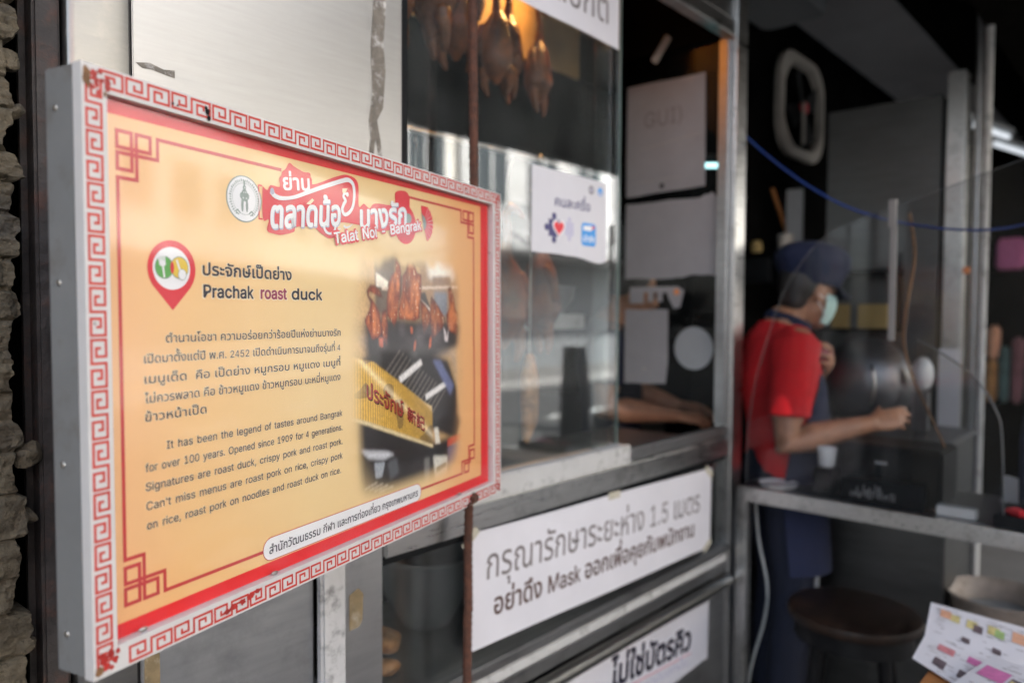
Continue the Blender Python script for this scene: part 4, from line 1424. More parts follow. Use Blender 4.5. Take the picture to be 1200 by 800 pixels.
# headings and paragraphs
b_ = MB()
for mi, bd, li in ((2, 0.055, 0.3), (0, 0.026, 0.6)):
    g_ = 0.8 if mi == 2 else 0
    write(b_, P0, 'ประจักษ์เป็ดย่าง', 149.5 - g_, 293 + g_, 195.6 + g_ * .5, 10.6, li, mi, bold=bd)
    write(b_, P0, 'Prachak', 150.3 - g_, 225.5 + g_, 221.2 + g_ * .5, 14.2, li, mi, bold=bd, thai=False)
    write(b_, P0, 'roast', 238.5 - g_, 283.5 + g_, 221.0 + g_ * .5, 14.2, li, 2 if mi == 2 else 1, bold=bd, thai=False)
    write(b_, P0, 'duck', 293.5 - g_, 352.5 + g_, 220.8 + g_ * .5, 14.2, li, mi, bold=bd, thai=False)
b_.build('heading', ['ink', 'purple', 'halo'], poster)
b_ = MB()
for mi, bd, li in ((1, 0.045, 0.3), (0, 0.004, 0.6)):
    for tx, x0, x1, bs in (('ตำนานโอชา ความอร่อยกว่าร้อยปีแห่งย่านบางรัก', 98.6, 391.8, 271.4), ('เปิดมาตั้งแต่ปี พ.ศ. 2452 เปิดดำเนินการมาจนถึงรุ่นที่ 4', 71.5, 390.8, 292.6),
                           ('เมนูเด็ด  คือ เป็ดย่าง หมูกรอบ หมูแดง เมนูที่', 71.5, 390.5, 314.2), ('ไม่ควรพลาด คือ ข้าวหมูแดง ข้าวหมูกรอบ บะหมี่หมูแดง', 71.2, 390.5, 335.0), ('ข้าวหน้าเป็ด', 71.2, 151.5, 354.6)):
        write(b_, P0, tx, x0, x1, bs, 7.4, li, mi, bold=bd)
b_.build('thai_paragraph', ['ink', 'halo'], poster)
b_ = MB()
for mi, bd, li in ((1, 0.035, 0.3), (0, 0.006, 0.6)):
    for tx, x0, x1, bs in (('It has been the legend of tastes around Bangrak', 97.3, 394, 387.6), ('for over 100 years. Opened since 1909 for 4 generations.', 70.6, 394, 408.2),
                           ('Signatures are roast duck, crispy pork and roast pork.', 70.6, 394, 428.6), ("Can't miss menus are roast pork on rice, crispy pork", 71.0, 393.6, 449.2), ('on rice, roast pork on noodles and roast duck on rice.', 71.2, 390, 470.0)):
        write(b_, P0, tx, x0, x1, bs, 8.7, li, mi, bold=bd, thai=False)
b_.build('english_paragraph', ['ink', 'halo'], poster)


# the printed photograph on the poster: ducks above, the yellow shop front below, fading into the background
def inside(U, V, P):
    m_ = np.zeros(U.shape, bool)
    n = len(P)
    for i in range(n):
        x1, y1 = P[i]
        x2, y2 = P[(i + 1) % n]
        if y1 == y2:
            continue
        c = ((y1 > V) != (y2 > V)) & (U < (x2 - x1) * (V - y1) / (y2 - y1) + x1)
        m_ ^= c
    return m_.astype(float)


def blur(A, k):
    for _ in range(2):
        for ax in (0, 1):
            B = np.zeros_like(A)
            for d in range(-k, k + 1):
                B += np.roll(A, d, ax)
            A = B / (2 * k + 1)
    return A


def vnoise(U, V, s_, seed):
    r_ = np.random.RandomState(seed)
    T = r_.rand(64, 64)
    x, y = U / s_, V / s_
    xi, yi = np.floor(x).astype(int), np.floor(y).astype(int)
    fx, fy = x - xi, y - yi
    fx, fy = fx * fx * (3 - 2 * fx), fy * fy * (3 - 2 * fy)
    g_ = lambda a, b: T[a % 64, b % 64]
    return (g_(xi, yi) * (1 - fx) + g_(xi + 1, yi) * fx) * (1 - fy) + (g_(xi, yi + 1) * (1 - fx) + g_(xi + 1, yi + 1) * fx) * fy


def lin(c):
    return np.array(srgb(*c))


def photo(U, V):
    base = bgcol(U, V)
    C = np.zeros(U.shape + (3,))
    n1, n2, n3 = vnoise(U, V, 22, 1), vnoise(U, V, 7, 2), vnoise(U, V, 3.2, 3)
    nst = vnoise(U, V / 5.0, 2.6, 4)
    C[:] = lin((196, 160, 112))
    C *= (0.8 + 0.5 * n1)[..., None]

    def put(P, col, soft=1, a=1.0):
        nonlocal C
        m_ = blur(inside(U, V, P), soft)[..., None] * a
        C = C * (1 - m_) + (lin(col) if isinstance(col, tuple) else col) * m_

    put([(473, 148), (528, 146), (528, 240), (476, 240)], (104, 84, 68), 2)
    put([(600, 140), (735, 132), (735, 300), (600, 300)], (170, 132, 98), 4)
    put([(618, 120), (724, 118), (716, 178), (628, 178)], (255, 246, 232), 5)
    put([(640, 176), (700, 172), (700, 190), (640, 192)], (150, 116, 92), 2)
    put([(492, 198), (727, 188), (727, 193), (492, 203)], (226, 200, 176), 1)
    put([(645, 200), (690, 200), (690, 245), (640, 240)], (128, 132, 142), 3)
    put([(478, 176), (510, 189), (507, 199), (478, 198)], (248, 236, 216), 1)
    put([(597, 204), (616, 203), (634, 231), (602, 217)], (58, 48, 48), 1)
    put([(604, 216), (634, 232), (625, 240), (640, 250), (616, 244)], (236, 224, 212), 1)
    put([(447, 252), (473, 246), (512, 244), (562, 248), (612, 250), (680, 252), (738, 262), (722, 300), (650, 322), (575, 318), (520, 318), (452, 310)], (46, 38, 38), 5)

    def duck(P, seed, dark=0.0):
        nonlocal C
        m_ = inside(U, V, P)
        e = blur(m_, 6)
        sh_ = np.clip((e - 0.35) * 1.9, 0, 1)
        lo, mid, hi = lin((52, 20, 12)), lin((142, 58, 28)), lin((216, 124, 68))
        t = np.clip(0.15 + 0.75 * sh_ * (0.30 + 1.0 * vnoise(U, V / 2.2, 8, seed)) + 0.22 * (vnoise(U, V / 1.8, 3.4, seed + 9) - 0.45), 0, 1)[..., None]
        c = np.where(t < 0.5, lo + (mid - lo) * t * 2, mid + (hi - mid) * (t - 0.5) * 2)
        c = c * (1 - dark)
        spec_ = (vnoise(U, V / 2.0, 2.8, seed + 4) > 0.90)[..., None] * sh_[..., None]
        c = c * (1 - spec_ * 0.7) + lin((255, 220, 180)) * spec_ * 0.7
        m_ = blur(m_, 1)[..., None]
        C = C * (1 - m_) + c * m_

    duck([(635, 209), (650, 218), (670, 236), (680, 247), (675, 263), (640, 285), (630, 246)], 21, 0.25)
    duck([(692, 193), (703, 190), (714, 212), (717, 230), (730, 239), (722, 280), (690, 268), (685, 241), (698, 228)], 31, 0.1)
    duck([(600, 214), (616, 223), (630, 234), (635, 252), (612, 275), (604, 244)], 41, 0.3)
    duck([(528, 154), (530, 148), (542, 157), (545, 171), (547, 190), (545, 210), (538, 227), (534, 246), (526, 262), (516, 250), (504, 243), (504, 222), (508, 203), (514, 182), (530, 171)], 51)
    duck([(562, 152), (570, 148), (581, 152), (593, 171), (606, 173), (606, 201), (600, 224), (602, 246), (584, 252), (558, 250), (538, 250), (536, 232), (547, 207), (549, 178), (560, 169)], 61)
    put([(556, 172), (568, 160), (574, 190), (566, 205), (556, 198)], (92, 44, 28), 3, 0.7)
    put([(544, 178), (549, 178), (547, 206), (540, 222)], (60, 30, 20), 1, 0.8)
    duck([(454, 204), (463, 196), (475, 196), (488, 204), (496, 215), (486, 214), (476, 210), (461, 206), (460, 212), (473, 222), (488, 239), (490, 255), (492, 274), (467, 280), (448, 250), (460, 234), (463, 223), (455, 212)], 71)
    duck([(492, 236), (504, 232), (508, 262), (505, 290), (496, 286), (490, 262)], 81, 0.1)
    for P in ([(484, 277), (496, 278), (494, 292), (486, 290)], [(571, 262), (577, 262), (578, 272), (573, 272)], [(630, 284), (636, 276), (634, 296), (628, 300)], [(583, 288), (588, 282), (585, 302), (580, 302)]):
        put(P, (222, 104, 62), 1)
    put([(676, 262), (684, 272), (686, 282), (694, 266), (690, 290), (680, 288)], (226, 214, 214), 1)
    sm_ = np.clip((vnoise(U, V, 26, 90) - 0.35) * 1.6, 0, 1) * np.exp(-((V - 272) / 22) ** 2)
    C = C * (1 - 0.5 * sm_[..., None]) + lin((150, 140, 142)) * (0.5 * sm_[..., None])
    # lower picture
    put([(430, 312), (468, 300), (602, 300), (690, 322), (722, 376), (736, 440), (720, 470), (634, 440), (535, 400)], (40, 34, 34), 3)
    for k in range(15):
        x = 496 + k * 10
        y = 318 + k * 5.5
        put([(x, y + 16), (x + 44, y - 20), (x + 46.5, y - 19), (x + 3, y + 18)], (150, 140, 130), 1, 0.6)
    put([(537, 342), (602, 316), (607, 326), (540, 353)], (240, 236, 232), 1)
    put([(615, 378), (685, 359), (687, 369), (618, 388)], (236, 232, 228), 1)
    put([(639, 320), (665, 322), (712, 370), (699, 388)], (104, 112, 152), 2)
    put([(640, 312), (700, 318), (726, 372), (722, 300)], (190, 168, 150), 5, 0.6)
    put([(430, 396), (535, 430), (640, 466), (700, 462), (706, 540), (430, 540)], (34, 28, 28), 4)
    FA = [(392, 300), (468, 313), (535, 348), (615, 392), (637, 401), (639, 469), (535, 433), (454, 405), (392, 386)]
    m_ = blur(inside(U, V, FA), 1)
    rib = 0.5 + 0.5 * np.sin(U * 2 * math.pi / np.interp(U, [400, 640], [11.0, 7.5]))
    fc = lin((236, 186, 62)) * (0.62 + 0.5 * rib[..., None]) * np.interp(U, [400, 640], [1.05, 0.62])[..., None]
    fc = fc * (1 - 0.5 * (vnoise(U, V, 30, 77)[..., None] > 0.7))
    fc[..., 2] += 0.02
    sheen = np.exp(-((U * 0.7 - V + 5) / 7.0) ** 2) + np.exp(-((U * 0.7 - V - 42) / 6.0) ** 2)
    fc = fc + 0.35 * sheen[..., None] * lin((255, 250, 230))
    C = C * (1 - m_[..., None]) + fc * m_[..., None]
    put([(392, 386), (454, 404), (535, 432), (639, 468), (639, 473), (535, 438), (454, 410), (392, 391)], (226, 206, 160), 1)
    put([(643, 439), (656, 439), (663, 469), (648, 468)], (226, 220, 206), 1)
    put([(436, 445), (503, 457), (524, 466), (493, 470), (455, 461)], (196, 198, 202), 2)
    put([(470, 470), (498, 474), (490, 496), (473, 495)], (158, 164, 170), 1)
    put([(505, 474), (530, 472), (536, 498), (512, 506)], (84, 86, 90), 2)
    put([(640, 488), (689, 496), (686, 534), (647, 538)], (208, 206, 194), 2)
    put([(650, 510), (684, 506), (684, 514), (650, 520)], (120, 112, 96), 1)
    put([(612, 488), (628, 488), (628, 536), (612, 536)], (120, 118, 114), 2)
    put([(688, 466), (790, 456), (790, 470), (688, 480)], (196, 76, 52), 1)
    put([(688, 480), (790, 470), (788, 486), (749, 508), (690, 520)], (98, 92, 120), 2)
    for k in range(4):
        put([(446 + k * 12, 505 + k * 4), (478 + k * 14, 500 + 5 * k), (478 + k * 14, 503 + 5 * k), (446 + k * 12, 508 + k * 4)], (214, 206, 188), 1, 0.6)
    C *= (0.86 + 0.28 * n3)[..., None]
    # feathered outline
    d1 = np.abs((U - 578) / 178) ** 3.2 + np.abs((V - 336) / 212) ** 4
    a = np.clip((1.15 - d1) / 0.8, 0, 1)
    a *= np.clip((U - 398) / 50, 0, 1) * np.clip((772 - U - 16 * n1) / 46, 0, 1) * np.clip((V - 128 - 22 * n1) / 26, 0, 1) * np.clip((545 - V) / 40, 0, 1)
    a = np.clip(a, 0, 1)
    a = (a * a * (3 - 2 * a))[..., None]
    return np.clip(C * a + base * (1 - a), 0.003, 0.95)


pic = vgrid('photograph', 392, 790, 112, 548, 332, 364, photo, 0.25, poster, 'print')
b_ = MB()
fsh = lambda u_, v_, l: P0(u_, v_ + (u_ - 455) * 0.44, l)
for mi, o_, li, bd in ((1, 1.2, 0.5, 0.02), (0, 0.0, 0.8, 0.012)):
    write(b_, fsh, 'ประจักษ์', 452 + o_, 548 + o_, 368 + o_, 19, li, mi, bold=bd)
    write(b_, lambda u_, v_, l: P0(u_, v_ + (u_ - 560) * 0.50, l), '新記', 560 + o_, 612 + o_, 413 + o_, 14.5, li, mi, bold=bd, thai=True)
b_.build('shop_lettering', ['gum', 'stoolblk'], pic)
b_ = MB().box(IN[0] / 1000 - 0.0004, IN[1] / 1000 + 0.0004, -0.0035, -0.0020, H_ - IN[3] / 1000 - 0.0004, H_ - IN[2] / 1000 + 0.0004)
b_.build('cover_sheet', 'cover', sign)
b_ = MB()
for v in (118, 505):
    b_.box(0.8385, 0.8455, -0.0056, -0.0040, H_ - v / 1000 - 0.002, H_ - v / 1000 + 0.002, bev=0.0008)
for u in (60, 250, 720):
    b_.ell((u / 1000, -0.0045, H_ - 0.5715), (0.006, 0.002, 0.0025), 0, 10)
b_.build('cover_clip', 'hookm', sign)

# ------------------------------------------------------------------ counter beside the showcase
ct = thing('counter', 'dark topped counter with a worn grey metal edge, in front of the worker in red', 'counter', (2.58, -0.9, 0))
cx_, cy_ = -2.58, 0.9


def cpart(name, m_, boxes, bev=0.003):
    b_ = MB()
    for q in boxes:
        b_.box(q[0] + cx_, q[1] + cx_, q[2] + cy_, q[3] + cy_, q[4], q[5], bev=bev)
    return b_.build(name, m_, ct, smooth=40)


cpart('counter_top', 'counter', [(2.392, 2.80, -1.80, -0.030, 0.862, 0.8985)])
cpart('edge_rail', 'steel_h', [(2.352, 2.391, -1.80, -0.030, 0.853, 0.900)], 0.004)
cpart('leg', 'steel_h', [(2.352, 2.391, -0.069, -0.030, 0.0, 0.852)], 0.004)
cpart('leg', 'steel_h', [(2.352, 2.391, -1.80, -1.76, 0.0, 0.852)], 0.004)
cpart('rear_rail', 'steel_dk', [(2.765, 2.80, -1.80, -0.031, 0.82, 0.860)], 0.003)

# clear shield standing on the counter
shd = thing('acrylic_shield', 'clear acrylic shield with a rounded corner standing on the counter in front of the worker', 'shield', (2.41, -0.04, 0.9))
op = [(-0.04, 0.9), (-0.043, 1.097), (-0.063, 1.243), (-0.104, 1.401), (-0.159, 1.555), (-0.226, 1.663), (-0.291, 1.726), (-0.379, 1.768), (-0.564, 1.822), (-0.74, 1.878), (-1.0, 1.95), (-1.4, 2.02), (-1.74, 2.05), (-1.74, 0.9)]
cv = [(p.x, p.y) for p in cr([(a, b, 0) for a, b in op[:-1]], 6)] + [op[-1]]
b_ = MB()
sheet(b_, lambda y, z_, l: (0.004 - l / 1000.0, y + 0.04, z_ - 0.9 + 0.0006), cv, t=0.003)
b_.build('sheet', 'acrylic', shd)
b_ = MB()
b_.tube([(0.0025, a + 0.04, b - 0.9) for a, b in cv[:-1]], 0.0013, 0, 6)
b_.build('edge', 'edge', shd)
b_ = MB().box(-0.004, 0.012, -0.45, -0.43, 0.84, 0.92).box(-0.002, 0.010, -0.452, -0.436, 0.50, 0.84)
b_.build('bracket', 'dim', shd)

sh2 = thing('curved_guard', 'small clear guard with a rounded bright rim on the counter right of the black crate', 'guard', (2.44, -0.66, 0.9))
cv2 = cr([(0, 0.115, 0.505), (0, 0.045, 0.466), (0, -0.040, 0.398), (0, -0.093, 0.308), (0, -0.108, 0.228), (0, -0.117, 0.0)], 6)
b_ = MB()
sheet(b_, lambda y, z_, l: (0.004 - l / 1000.0, y, z_), [(0.118, 0.001), (0.115, 0.505)] + [(p.y, p.z) for p in cv2[1:]], t=0.003)
b_.build('sheet', 'acrylic', sh2)
MB().tube(cv2, 0.0026, 0, 8).build('rim', 'edge', sh2, smooth=50)

# black crate with pale lettering, small things on the counter
cr_ = thing('black_crate', 'big black plastic crate with worn pale marks on its front tray, on the counter', 'crate', (2.52, -0.47, 0.8985))
b_ = MB().box(-0.062, 0.14, -0.150, 0.140, 0.0, 0.175, bev=0.008)
b_.build('crate_body', 'black_pl', cr_, smooth=40)
b_ = MB().box(-0.110, -0.0635, -0.118, 0.124, 0.0, 0.075, bev=0.004)
b_.build('front_tray', 'black_pl', cr_, smooth=40)
b_ = MB()
fl_ = lambda a, z_, l: (-0.110 - l / 1000.0, -a, z_)
rq = random.Random(4)
for k in range(15):                                   # lettering too worn to read
    x = -0.090 + 0.0088 * k
    h = rq.uniform(0.012, 0.038)
    z0 = 0.014 + rq.uniform(0, 0.012)
    b_.stroke(fl_, [(x, z0), (x + rq.uniform(-0.003, 0.004), z0 + h)], rq.uniform(0.002, 0.0045), 0.6 + 0.01 * k)
    if k % 2:
        b_.stroke(fl_, [(x - 0.003, z0 + h * 0.8), (x + 0.005, z0 + h * 0.75)], 0.003, 0.8 + 0.01 * k)
b_.build('lettering', 'faint', cr_)
b_ = MB().box(-0.02, 0.02, -0.001, 0.001, 0, 0.02)
o_ = MB().box(-0.0605 - 0.004, -0.0625, 0.0, 0.035, 0.118, 0.126).build('label_strip', 'lamp_g', cr_)
b_ = MB().lathe([(0.0, 0.0), (0.021, 0.0), (0.024, 0.004), (0.031, 0.062), (0.029, 0.062), (0.022, 0.006), (0, 0.005)], seg=28)
o_ = b_.build('white_cup', 'plastic_w', smooth=40, loc=(2.50, -0.27, 0.8985))
o_.location = (2.47, -0.285, 0.985)
MB().box(-0.035, 0.035, -0.03, 0.03, -0.0865, -0.0005, bev=0.004).build('stand', 'black_pl', o_)
tag(o_, 'small white cup on a black block, just left of the black crate', 'cup')
b_ = MB().box(-0.02, 0.02, -0.05, 0.05, 0.0, 0.030, bev=0.003)
o_ = b_.build('card_box', 'lamp_g', smooth=40, loc=(2.43, -0.665, 0.8985))
tag(o_, 'small pale card box on the counter right of the black crate', 'box')
b_ = MB()
b_.lathe([(0.0, 0.004), (0.055, 0.004), (0.062, 0.010), (0.066, 0.010), (0.058, 0.0), (0.0, 0.0)], seg=30)
o_ = b_.build('saucer', 'plastic_w', smooth=40, loc=(2.46, -0.13, 0.8985))
tag(o_, 'pale saucer lying on the counter below the arm of the worker', 'saucer')
tr = thing('counter_tray', 'dark tray with pink and red packets at the right end of the counter', 'tray', (2.48, -0.86, 0.8985))
MB().box(-0.09, 0.09, -0.10, 0.10, 0.0, 0.012, bev=0.003).box(-0.09, -0.083, -0.10, 0.10, 0.0125, 0.034, bev=0.002).box(0.083, 0.09, -0.10, 0.10, 0.0125, 0.034).build('tray_body', 'black_pl', tr)
for k, (a, b, m_) in enumerate(((-0.03, 0.02, 'heart'), (0.02, -0.05, 'magenta'), (0.03, 0.06, 'heart'))):
    q = MB().box(-0.028, 0.028, -0.020, 0.020, 0.0, 0.018, bev=0.006)
    o_ = q.build('packet', m_, smooth=40, loc=(2.48 + a, -0.86 + b, 0.9112))
    o_.rotation_euler = (0, 0, R(25 * k))
    tag(o_, ('bright red packet at the near side of the dark tray', 'magenta packet at the near corner of the dark tray', 'red packet at the back of the dark tray')[k], 'packet')

# navy cloth hanging at the right edge
nc = MB()
for k in range(7):
    a = k / 6.0
    nc.tube([(0.006 * math.sin(k * 2.1), -0.065 + 0.13 * a, 0.0), (0.004 * math.cos(k), -0.065 + 0.13 * a + 0.004, 0.2), (0.0, -0.06 + 0.11 * a, 0.42)], [0.013, 0.014, 0.010], 0, 10, dome=True)
o_ = nc.build('navy_cloth', 'navydk', smooth=60, loc=(2.66, -0.86, 0.899))
tag(o_, 'folded dark navy cloth standing at the right edge behind the tray', 'cloth')
cl = MB().box(-0.08, 0.08, -0.03, 0.03, 0.0, 0.018, bev=0.006).box(-0.07, -0.05, -0.035, 0.03, 0.0185, 0.085, bev=0.003)
o_ = cl.build('card_holder', 'plastic_w', smooth=40, loc=(2.74, -0.80, 0.8985))
o_.rotation_euler = (0, 0, R(-40))
tag(o_, 'white card holder at the back of the counter beside the navy cloth', 'card holder')

# ------------------------------------------------------------------ behind the counter
kc = thing('steel_cupboard', 'tall dull steel cupboard with a bright corner post behind the worker', 'cupboard', (3.6, -0.1, 0))
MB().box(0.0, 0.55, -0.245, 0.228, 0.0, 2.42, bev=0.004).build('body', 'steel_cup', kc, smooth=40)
MB().box(-0.02, 0.06, -0.338, -0.268, 0.0, 2.50, bev=0.006).build('corner_post', 'steel_h', kc, smooth=40)
MB().box(0.02, 0.50, -0.267, -0.247, 0.0, 2.40).build('side_channel', 'black_pl', kc)
o_ = MB().box(3.5745, 3.5765, -0.444, -0.362, 0.965, 1.335).build('taped_paper', 'paper')
tag(o_, 'tall white paper taped low on the bright corner post', 'paper')
o_ = MB().lathe([(0, -0.012), (0.012, -0.010), (0.015, 0.0), (0.0, 0.0)], axis='X', seg=20).build('knob', 'orange', smooth=50, loc=(3.576, -0.455, 1.665))
tag(o_, 'small amber knob high on the corner post of the cupboard', 'knob')
o_ = MB().tube([(0, 0, 0), (0, 0, 2.85)], 0.017, 0, 14).build('dark_pole', 'steel_dk', smooth=50, loc=(3.62, -0.478, 0))
tag(o_, 'thin dull steel pole just right of the cupboard', 'pole')
o_ = MB().tube([(0, 0, 0), (0, 0, 2.85)], 0.016, 0, 14).build('bright_pole', 'alu', smooth=50, loc=(3.60, -0.512, 0))
tag(o_, 'thin bright pole standing between the cupboard and the far shelves', 'pole')
# shelf with yellow cards between cupboard and stove
sh_ = thing('wall_shelf', 'narrow dark shelf carrying two yellow cards behind the worker', 'shelf', (3.45, -0.06, 0))
MB().box(-0.03, 0.145, -0.15, 0.15, 1.405, 1.417).build('board', 'dark', sh_)
MB().box(0.13, 0.148, -0.15, -0.13, 1.418, 1.75).box(0.13, 0.148, 0.13, 0.15, 1.418, 1.75).box(-0.03, 0.145, -0.15, 0.15, 1.655, 1.672).build('bracket', 'black_pl', sh_)
for k, (y, w_, lb) in enumerate(((-0.135, 0.12, 'wider yellow card on the narrow dark shelf, nearer the cupboard corner'), (0.0, 0.075, 'narrower yellow card on the dark shelf beside the mask of the worker'))):
    o_ = MB().box(-0.012, 0.012, -w_ / 2, w_ / 2, 0, 0.105, bev=0.002).build('yellow_card', 'yellowbox', loc=(3.44, y, 1.418))
    tag(o_, lb, 'card', 'yellow cards on the dark shelf')
sv = thing('stove', 'dark steel stove top behind the counter under the big pot', 'stove', (3.05, -0.25, 0))
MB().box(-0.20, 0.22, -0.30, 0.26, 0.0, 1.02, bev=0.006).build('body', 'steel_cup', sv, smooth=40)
MB().box(-0.21, 0.23, -0.31, 0.27, 1.0215, 1.045, bev=0.004).build('top', 'pot', sv, smooth=40)
pt = thing('wok_cover', 'big round dark steel cover standing on edge beside the hand of the worker', 'pot cover', (3.06, -0.225, 1.215))
MB().lathe([(0, -0.110), (0.03, -0.109), (0.075, -0.100), (0.120, -0.078), (0.152, -0.045), (0.166, -0.010), (0.172, -0.006), (0.173, 0.002), (0.164, 0.004), (0.148, -0.035), (0.10, -0.078), (0, -0.100)], axis='X', seg=56).build('dome', 'pot', pt, smooth=35)
MB().tube(cr([(-0.095, -0.045, 0.075), (-0.125, -0.060, 0.055), (-0.130, -0.068, 0.0), (-0.125, -0.060, -0.055), (-0.095, -0.045, -0.075)], 6), 0.005, 0, 10).build('handle', 'hookm', pt, smooth=60)
MB().box(0.006, 0.05, -0.03, 0.03, -0.169, -0.02).build('prop', 'black_pl', pt)
o_ = MB().lathe([(0, 0.0), (0.02, 0.001), (0.05, 0.016), (0.065, 0.04), (0.067, 0.04), (0.052, 0.012), (0.02, -0.003), (0, -0.004)], seg=32, axis='X').build('white_bowl', 'plastic_w', smooth=50, loc=(2.985, -0.43, 1.262))
o_.scale = (1, 0.55, 0.95)
tag(o_, 'small white oval bowl standing on edge right of the round cover', 'bowl')
MB().box(0.0, 0.03, -0.05, 0.05, -0.217, -0.069).build('rest', 'pot', o_)
fp = thing('wall_fan', 'square pale framed wall fan with an oval opening high in the dark corner', 'fan', (4.03, 0.44, 2.58))
outl = rrect(-0.31, 0.31, -0.27, 0.27, 0.17)
inn = [(0.235 * math.cos(R(a)), 0.215 * math.sin(R(a))) for a in np.linspace(0, 360, len(outl), endpoint=False)]
# pair each outline point with the inner point at the same angle
inn = []
for a, b in outl:
    t = math.atan2(b / 0.27, a / 0.31)
    inn.append((0.284 * math.cos(t), 0.246 * math.sin(t)))
n_ = len(outl)
b_ = MB()
vs = [(a, -0.030, b) for a, b in outl] + [(a * 0.98, -0.036, b * 0.98) for a, b in inn] + [(a, 0.0, b) for a, b in outl] + [(a * .95, 0.0, b * .95) for a, b in inn]
fs = []
for i in range(n_):
    j = (i + 1) % n_
    fs += [(i, j, n_ + j, n_ + i), (2 * n_ + i, 2 * n_ + j, j, i), (n_ + i, n_ + j, 3 * n_ + j, 3 * n_ + i)]
b_.add(vs, fs)
b_.build('frame', 'plastic_g', fp, smooth=50)
for k in range(4):
    a = R(90 * k + 20)
    q = MB()
    ca, sa = math.cos(a), math.sin(a)
    q.add([(0.02 * ca - 0.03 * sa, -0.03, 0.02 * sa + 0.03 * ca), (0.19 * ca - 0.08 * sa, -0.045, 0.19 * sa + 0.08 * ca), (0.20 * ca + 0.05 * sa, -0.018, 0.20 * sa - 0.05 * ca), (0.02 * ca + 0.03 * sa, -0.022, 0.02 * sa - 0.03 * ca),
           (0.02 * ca - 0.03 * sa, -0.027, 0.02 * sa + 0.03 * ca), (0.19 * ca - 0.08 * sa, -0.042, 0.19 * sa + 0.08 * ca), (0.20 * ca + 0.05 * sa, -0.015, 0.20 * sa - 0.05 * ca), (0.02 * ca + 0.03 * sa, -0.019, 0.02 * sa - 0.03 * ca)],
          [(0, 1, 2, 3), (7, 6, 5, 4), (0, 4, 5, 1), (1, 5, 6, 2), (2, 6, 7, 3), (3, 7, 4, 0)])
    q.build('blade', 'black_pl', fp)
MB().lathe([(0, -0.05), (0.03, -0.045), (0.035, -0.015), (0, -0.01)], axis='Y', seg=20).build('hub', 'heart', fp, smooth=50)
MB().box(-0.06, -0.035, -0.055, -0.045, -0.2, 0.02).build('guard_bar', 'plastic_g', fp)
cl_ = thing('ceiling_lamp', 'unlit grey ceiling lamp cover at the top edge above the doorway', 'lamp', (3.45, 0.28, 2.86))
b_ = MB()
lo = rrect(-0.30, 0.12, -0.15, 0.15, 0.06)
n_ = len(lo)
b_.add([(a, b, 0.0) for a, b in lo] + [(a * 1.08, b * 1.08, 0.05) for a, b in lo], [tuple(reversed(range(n_))), tuple(range(n_, 2 * n_))] + [(i, (i + 1) % n_, n_ + (i + 1) % n_, n_ + i) for i in range(n_)])
b_.build('cover', 'lamp_g', cl_, smooth=50)
MB().tube([(-0.09, 0, 0.05), (-0.09, 0, 0.19)], 0.012, 0, 10).build('stem', 'black_pl', cl_)
# blue cable and red flex
pts_ = [Vector((2.3600, -0.0333, 2.0713)) + Vector((0, -0.05, 0))] + [Vector(p) for p in ((2.47, -0.14, 1.985), (2.40, -0.36, 1.85), (2.33, -0.60, 1.752), (2.22, -0.80, 1.715), (2.10, -1.00, 1.73), (1.9, -1.4, 1.80))]
pts_ = [Vector((2.4400, 0.0038, 2.0915)), Vector((2.4400, -0.0819, 2.0072)), Vector((2.4400, -0.1980, 1.9087)), Vector((2.4400, -0.3202, 1.8254)), Vector((2.4400, -0.4341, 1.7733)), Vector((2.4400, -0.5406, 1.7420)), Vector((2.4400, -0.6404, 1.7224)), Vector((2.4400, -0.7240, 1.7164)), Vector((2.4400, -0.8030, 1.7247)), Vector((2.4400, -0.9136, 1.7563)), Vector((2.4400, -1.0478, 1.8290))]
o_ = MB().tube(cr(pts_, 6), 0.0036, 0, 10).build('blue_cable', 'blue', smooth=60)
tag(o_, 'blue cable sagging from the showcase post across the doorway', 'cable')
pts_ = [Vector((2.5600, -0.4891, 1.7939)), Vector((2.5600, -0.5066, 1.6604)), Vector((2.5600, -0.4904, 1.5280)), Vector((2.5600, -0.4813, 1.3940)), Vector((2.5600, -0.5132, 1.2748)), Vector((2.5600, -0.5709, 1.1468)), Vector((2.5600, -0.6101, 1.0593))]
o_ = MB().tube(cr(pts_, 6), 0.0045, 0, 8).build('brown_flex', 'stain', smooth=60)
tag(o_, 'thin brown flex hanging behind the shield and curling down to the black crate', 'cable')
pts_ = [(2.47, -0.045, 0.855), (2.47, -0.06, 0.70), (2.455, -0.10, 0.55), (2.47, -0.085, 0.42), (2.45, -0.05, 0.25), (2.44, -0.02, 0.012)]
o_ = MB().tube(cr(pts_, 6), 0.005, 0, 8).build('grey_cable', 'lamp_g', smooth=60)
tag(o_, 'thin grey cable hanging down under the counter beside its leg', 'cable')
o_ = MB().tube([(0, 0, 0), (0, 0, 0.84)], 0.007, 0, 10).build('support_rod', 'lamp_g', smooth=60, loc=(2.60, -0.215, 0.0))
tag(o_, 'thin pale rod under the counter behind the stool', 'rod')
